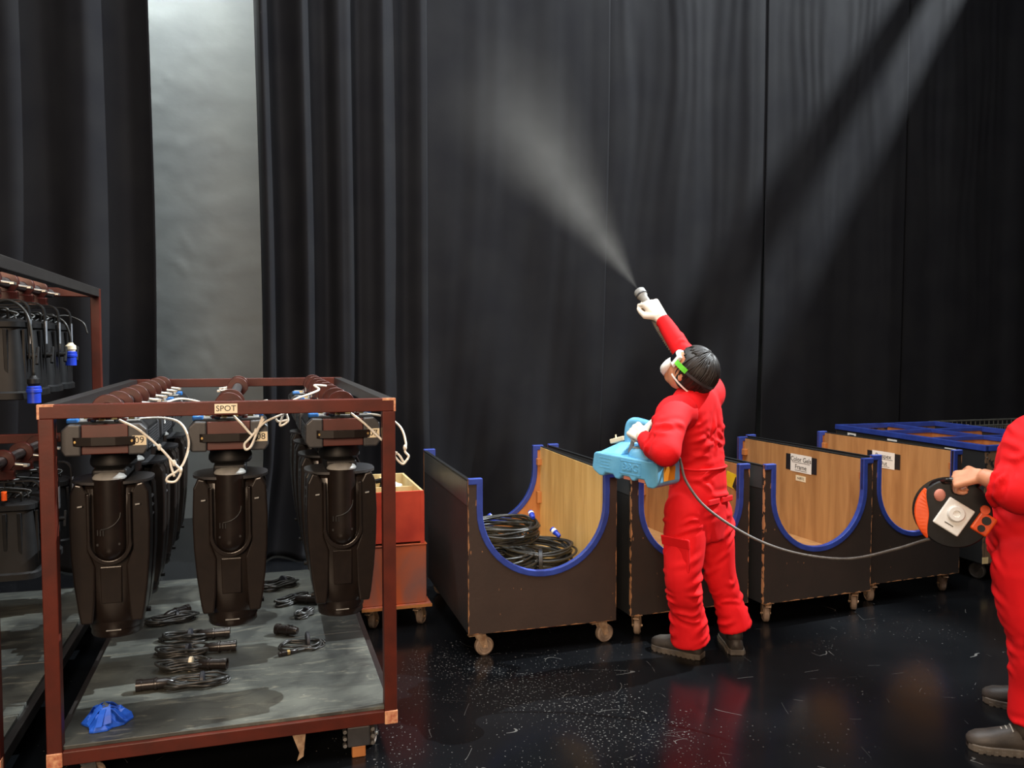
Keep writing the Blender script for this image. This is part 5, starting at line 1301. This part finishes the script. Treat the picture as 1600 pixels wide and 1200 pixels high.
# ---- second person, walking in at the right edge with a cable reel
def person_with_reel():
    wo = Vector((2.08, 3.40, 0)); root = empty('person', wo)
    tag(root, 'person in red coverall cut off by the right edge, carrying a cable reel', 'person')
    f = Vector((-0.98, 0.20, 0)).normalized(); l = Vector((-0.20, -0.98, 0)).normalized(); z = Vector((0, 0, 1)); Y = 3.38
    S = [(P(1618, 905, Y), 0.14, 0.13), (P(1616, 865, Y), 0.185, 0.160), (P(1616, 820, Y), 0.19, 0.165), (P(1620, 765, Y), 0.19, 0.155), (P(1628, 705, Y), 0.20, 0.140), (P(1644, 668, Y), 0.195, 0.115), (P(1662, 640, Y), 0.14, 0.090), (P(1674, 622, Y), 0.072, 0.070)]
    LS, LE, LWr = P(1613, 692, 3.20), P(1596, 768, 3.13), P(1532, 743, 3.26)
    cuff = LE.lerp(LWr, 0.62)
    RS, RE, RWr = P(1640, 690, 3.58), P(1660, 790, 3.62), P(1630, 860, 3.55)
    LH_, LKn, LA = P(1613, 890, 3.27), P(1622, 1015, 3.25), P(1616, 1128, 3.27)
    RH_, RKn, RA = P(1622, 890, 3.50), P(1640, 990, 3.60), P(1632, 1075, 3.66)
    mb = MB(); torso(mb, S, f, l)
    limb(mb, [LH_, LH_.lerp(LKn, 0.5), LKn, LKn.lerp(LA, 0.5), LA], [0.152, 0.138, 0.112, 0.096, 0.096]); mb.ell(LH_, 0.15, 0.15, 0.15)
    limb(mb, [RH_, RH_.lerp(RKn, 0.5), RKn, RKn.lerp(RA, 0.5), RA], [0.145, 0.125, 0.105, 0.092, 0.092]); mb.ell(RH_, 0.145, 0.145, 0.145)
    limb(mb, [S[5][0].lerp(LS, 0.6), LS, LS.lerp(LE, 0.5), LE], [0.10, 0.102, 0.098, 0.094]); mb.ell(LE, 0.093, 0.093, 0.093); limb(mb, [LE, LE.lerp(cuff, 0.5), cuff], [0.093, 0.088, 0.080])
    limb(mb, [S[5][0].lerp(RS, 0.6), RS, RS.lerp(RE, 0.5), RE], [0.10, 0.095, 0.085, 0.076]); mb.ell(RE, 0.075, 0.075, 0.075); limb(mb, [RE, RE.lerp(RWr, 0.5), RWr], [0.076, 0.065, 0.05])
    lm = [(LH_, LKn, 0.14, 18, 0.10, 0.012), (LKn.lerp(LH_, 0.3), LA, 0.10, 26, 0.06, 0.012), (RH_, RA, 0.11, 20, 0.08, 0.010), (LS, LE, 0.10, 14, 0.08, 0.012), (LE, cuff, 0.085, 12, 0.04, 0.012), (S[1][0], S[4][0], 0.17, 26, 0.12, 0.012)]
    cv = blob(mb, 0.0095, 4, 'coverall', M_redcloth, root, wo, wrink(lm, 9))
    tl = LH_.lerp(LKn, 0.40)
    MB().obox(tl + l * 0.132 + Vector((0.0, 0, -0.06)), f, z, l, 0.075, 0.085, 0.010).build('cargo_pocket', M_redcloth, cv, wo=wo, bevel=0.008, seg=3)
    MB().obox(tl + l * 0.146 + Vector((0.0, 0, 0.02)), f, z + f * 0.2, l, 0.080, 0.024, 0.007).build('pocket_flap', M_redcloth, cv, wo=wo, bevel=0.005, seg=3)
    rings = []
    for hh, k in ((-0.012, 1.15), (0.014, 1.05), (0.034, 0.98), (0.036, 0.90), (0.0, 0.92)):
        rings.append([S[7][0] + z * hh + l * math.cos(2 * PI * j / 24) * 0.075 * k + f * math.sin(2 * PI * j / 24) * 0.070 * k for j in range(24)])
    MB().rings(rings, cap=False).build('collar', M_redcloth, cv, wo=wo, smooth=True)
    hc = P(1680, 573, Y); R = frame(Vector((-0.95, 0.25, -0.15)), z)
    b = MB(); q = head_elements(b, R, hc); caps(b, q(0, -0.025, -0.05), S[6][0], 0.052, 0.058)
    torso(b, [(S[1][0], 0.13, 0.10), (S[3][0], 0.12, 0.10), (S[5][0], 0.14, 0.08), (S[6][0], 0.09, 0.06)], f, l, 20)
    limb(b, [S[5][0], LS, LE], [0.06, 0.052, 0.046], 6, 14); b.ell(LE, 0.046, 0.046, 0.046); limb(b, [LE, LWr.lerp(LE, 0.45), LWr], [0.046, 0.041, 0.031], 6, 16)
    limb(b, [S[5][0], RS, RE], [0.06, 0.052, 0.046], 6, 14); b.ell(RE, 0.046, 0.046, 0.046); limb(b, [RE, RWr.lerp(RE, 0.45), RWr], [0.046, 0.041, 0.029], 6, 16)
    hd = P(1502, 748, 3.31) - LWr
    hand_into(b, LWr, hd, Vector((-0.1, 0.75, -0.65)), -1, (1.05, 1.25, 0.8), 1.08, thumb=((0.7, 0.3, 0.6), (0.5, 0.1, 0.85)))
    hand_into(b, RWr, Vector((-0.3, -0.1, -0.9)), Vector((-0.4, -0.9, 0)), 1, (0.4, 0.5, 0.4), 1.0)
    blob(b, 0.0055, 2, 'body', M_skin, root, wo)
    hair_cap(R, hc, root, wo, nape=-0.07)
    for s in (-1, 1):
        ey = MB().ell(q(s * 0.031, 0.083, 0.006), 0.010, 0.006, 0.006, 12, 8, R).build('eye', M_white, root, wo=wo, smooth=True); MB().ell(q(s * 0.031, 0.0885, 0.006), 0.0045, 0.0025, 0.0045, 10, 6, R).build('iris', M_ink, ey, wo=wo, smooth=True)
    shoe(root, ground(1634, 1181), ground(1540, 1170), wo); shoe(root, ground(1650, 1118), ground(1566, 1100), wo)
    return LWr, hd
W2, HD2 = person_with_reel()

# ---- the cable reel in the hand
def reel():
    c = P(1487, 800, 3.40); ax = Vector((-0.30, -0.95, 0.08)).normalized(); up = Vector((0, 0, 1)); up = (up - ax * up.dot(ax)).normalized(); rt = up.cross(ax)
    root = empty('cable_reel', c); tag(root, 'black and orange cable reel with a white plate, hanging from the right hand person', 'cable reel')
    Z = Vector((0, 0, 0))
    MB().lathe([(0.03, -0.065), (0.135, -0.065), (0.140, -0.060), (0.140, -0.052), (0.10, -0.048), (0.085, -0.04), (0.085, 0.030), (0.10, 0.036), (0.140, 0.042), (0.140, 0.050), (0.135, 0.055), (0.09, 0.058), (0.03, 0.060)], Z, ax, 40).build('drum', M_plastic2, root, auto=True)
    pts = []
    for k in range(8):
        for j in range(20):
            a = 2 * PI * j / 20; r_ = 0.100 + 0.012 * (k % 2); pts.append(ax * (-0.034 + 0.008 * (k + j / 20)) + (rt * math.cos(a) + up * math.sin(a)) * r_)
    MB().tube(pts, 0.0065, 6).build('wound_cable', M_cable, root, smooth=True)
    a_, b_ = [], []
    rings = []
    for k in range(15):
        a = math.radians(138 + 88 * k / 14); dv = rt * math.cos(a) + up * math.sin(a); w_ = math.sin(PI * (k + 0.6) / 15.2)
        r0, r1 = 0.148 - 0.052 * w_, 0.148
        rings.append([dv * r0 + ax * 0.052, dv * r1 + ax * 0.046, dv * r1 + ax * 0.066, dv * r0 + ax * 0.074])
    MB().rings(rings).build('orange_guard', M_orange, root, bevel=0.003)
    tx = (rt * math.cos(-0.55) + up * math.sin(-0.55)); ty = ax.cross(tx) * -1
    ty = (up * math.cos(-0.55) - rt * math.sin(-0.55))
    pc = rt * -0.005 - up * 0.012
    pl = MB().obox(pc + ax * 0.066, tx, ty, ax, 0.054, 0.062, 0.007).build('white_plate', M_white, root, bevel=0.006, seg=3)
    MB().lathe([(0.034, 0), (0.034, 0.008), (0.028, 0.014), (0.014, 0.014), (0.012, 0.009), (0.001, 0.009)], pc + ax * 0.072 + ty * 0.016, ax, 24).build('plate_boss', M_white, pl, auto=True)
    MB().obox(pc + ax * 0.0735 - ty * 0.035, tx, ty, ax, 0.018, 0.0018, 0.001).build('plate_mark', M_bumper, pl)
    MB().ell(rt * -0.055 + up * 0.072 + ax * 0.060, 0.024, 0.012, 0.026, 14, 8).build('pink_knob', M_pink, root, smooth=True)
    sb = MB().obox(rt * 0.105 - up * 0.035 + ax * 0.03, tx, ty, ax, 0.035, 0.042, 0.035).build('socket_box', M_orange, root, bevel=0.008, seg=3)
    for k, (o1, r_) in enumerate(((0.016, 0.017), (-0.020, 0.014))):
        MB().lathe([(r_ * 0.6, 0.0), (r_, 0.0), (r_, 0.006), (r_ * 0.6, 0.006)], rt * 0.105 - up * 0.035 + ax * 0.066 + ty * o1, ax, 18).build('socket', M_ink, sb, auto=True)
    MB().lathe([(0.010, 0.0), (0.018, 0.0), (0.018, 0.010), (0.010, 0.010)], rt * 0.108 + up * 0.022 + ax * 0.062, ax, 20).build('reset_button_ring', M_orange, root, auto=True)
    g = P(1505, 752, 3.33) - c
    hpts = spline([rt * -0.055 + up * 0.02 + ax * -0.07, rt * -0.065 + up * 0.10 + ax * -0.05, g - rt * 0.055 + up * 0.0, g, g + rt * 0.055, rt * 0.095 + up * 0.10 + ax * -0.05, rt * 0.085 + up * 0.02 + ax * -0.07], 7)
    MB().tube(hpts, 0.013, 12).build('carrying_handle', M_plastic, root, smooth=True)
    MB().tube([ax * -0.08, ax * 0.02], 0.02, 14).build('axle', M_plastic2, root)
    for s in (-1, 1):
        MB().tube(spline([rt * (0.015 + 0.07 * s) + up * 0.02 + ax * -0.07, rt * 0.04 * s + up * -0.07 + ax * -0.075, up * -0.12 + ax * -0.075], 5), 0.009, 8).build('stand_bar', M_plastic2, root, smooth=True)
    return c
RC = reel()
# ---- supply cord running from the fogger to the reel
pth = spline([P(1030, 735, 4.05), P(1058, 716, 4.06), P(1064, 724, 4.06), P(1072, 752, 4.03), P(1100, 790, 3.98), P(1150, 826, 3.90), P(1203, 852, 3.82), P(1262, 868, 3.72), P(1330, 873, 3.60), P(1400, 858, 3.48), P(1450, 843, 3.40), RC + Vector((-0.03, 0.0, -0.112))], 10)
cdm = MB().tube(pth, 0.0066, 8).build('power_cord', M_cord, smooth=True)
tag(cdm, 'grey power cord sagging from the fogger to the carried reel', 'cord')
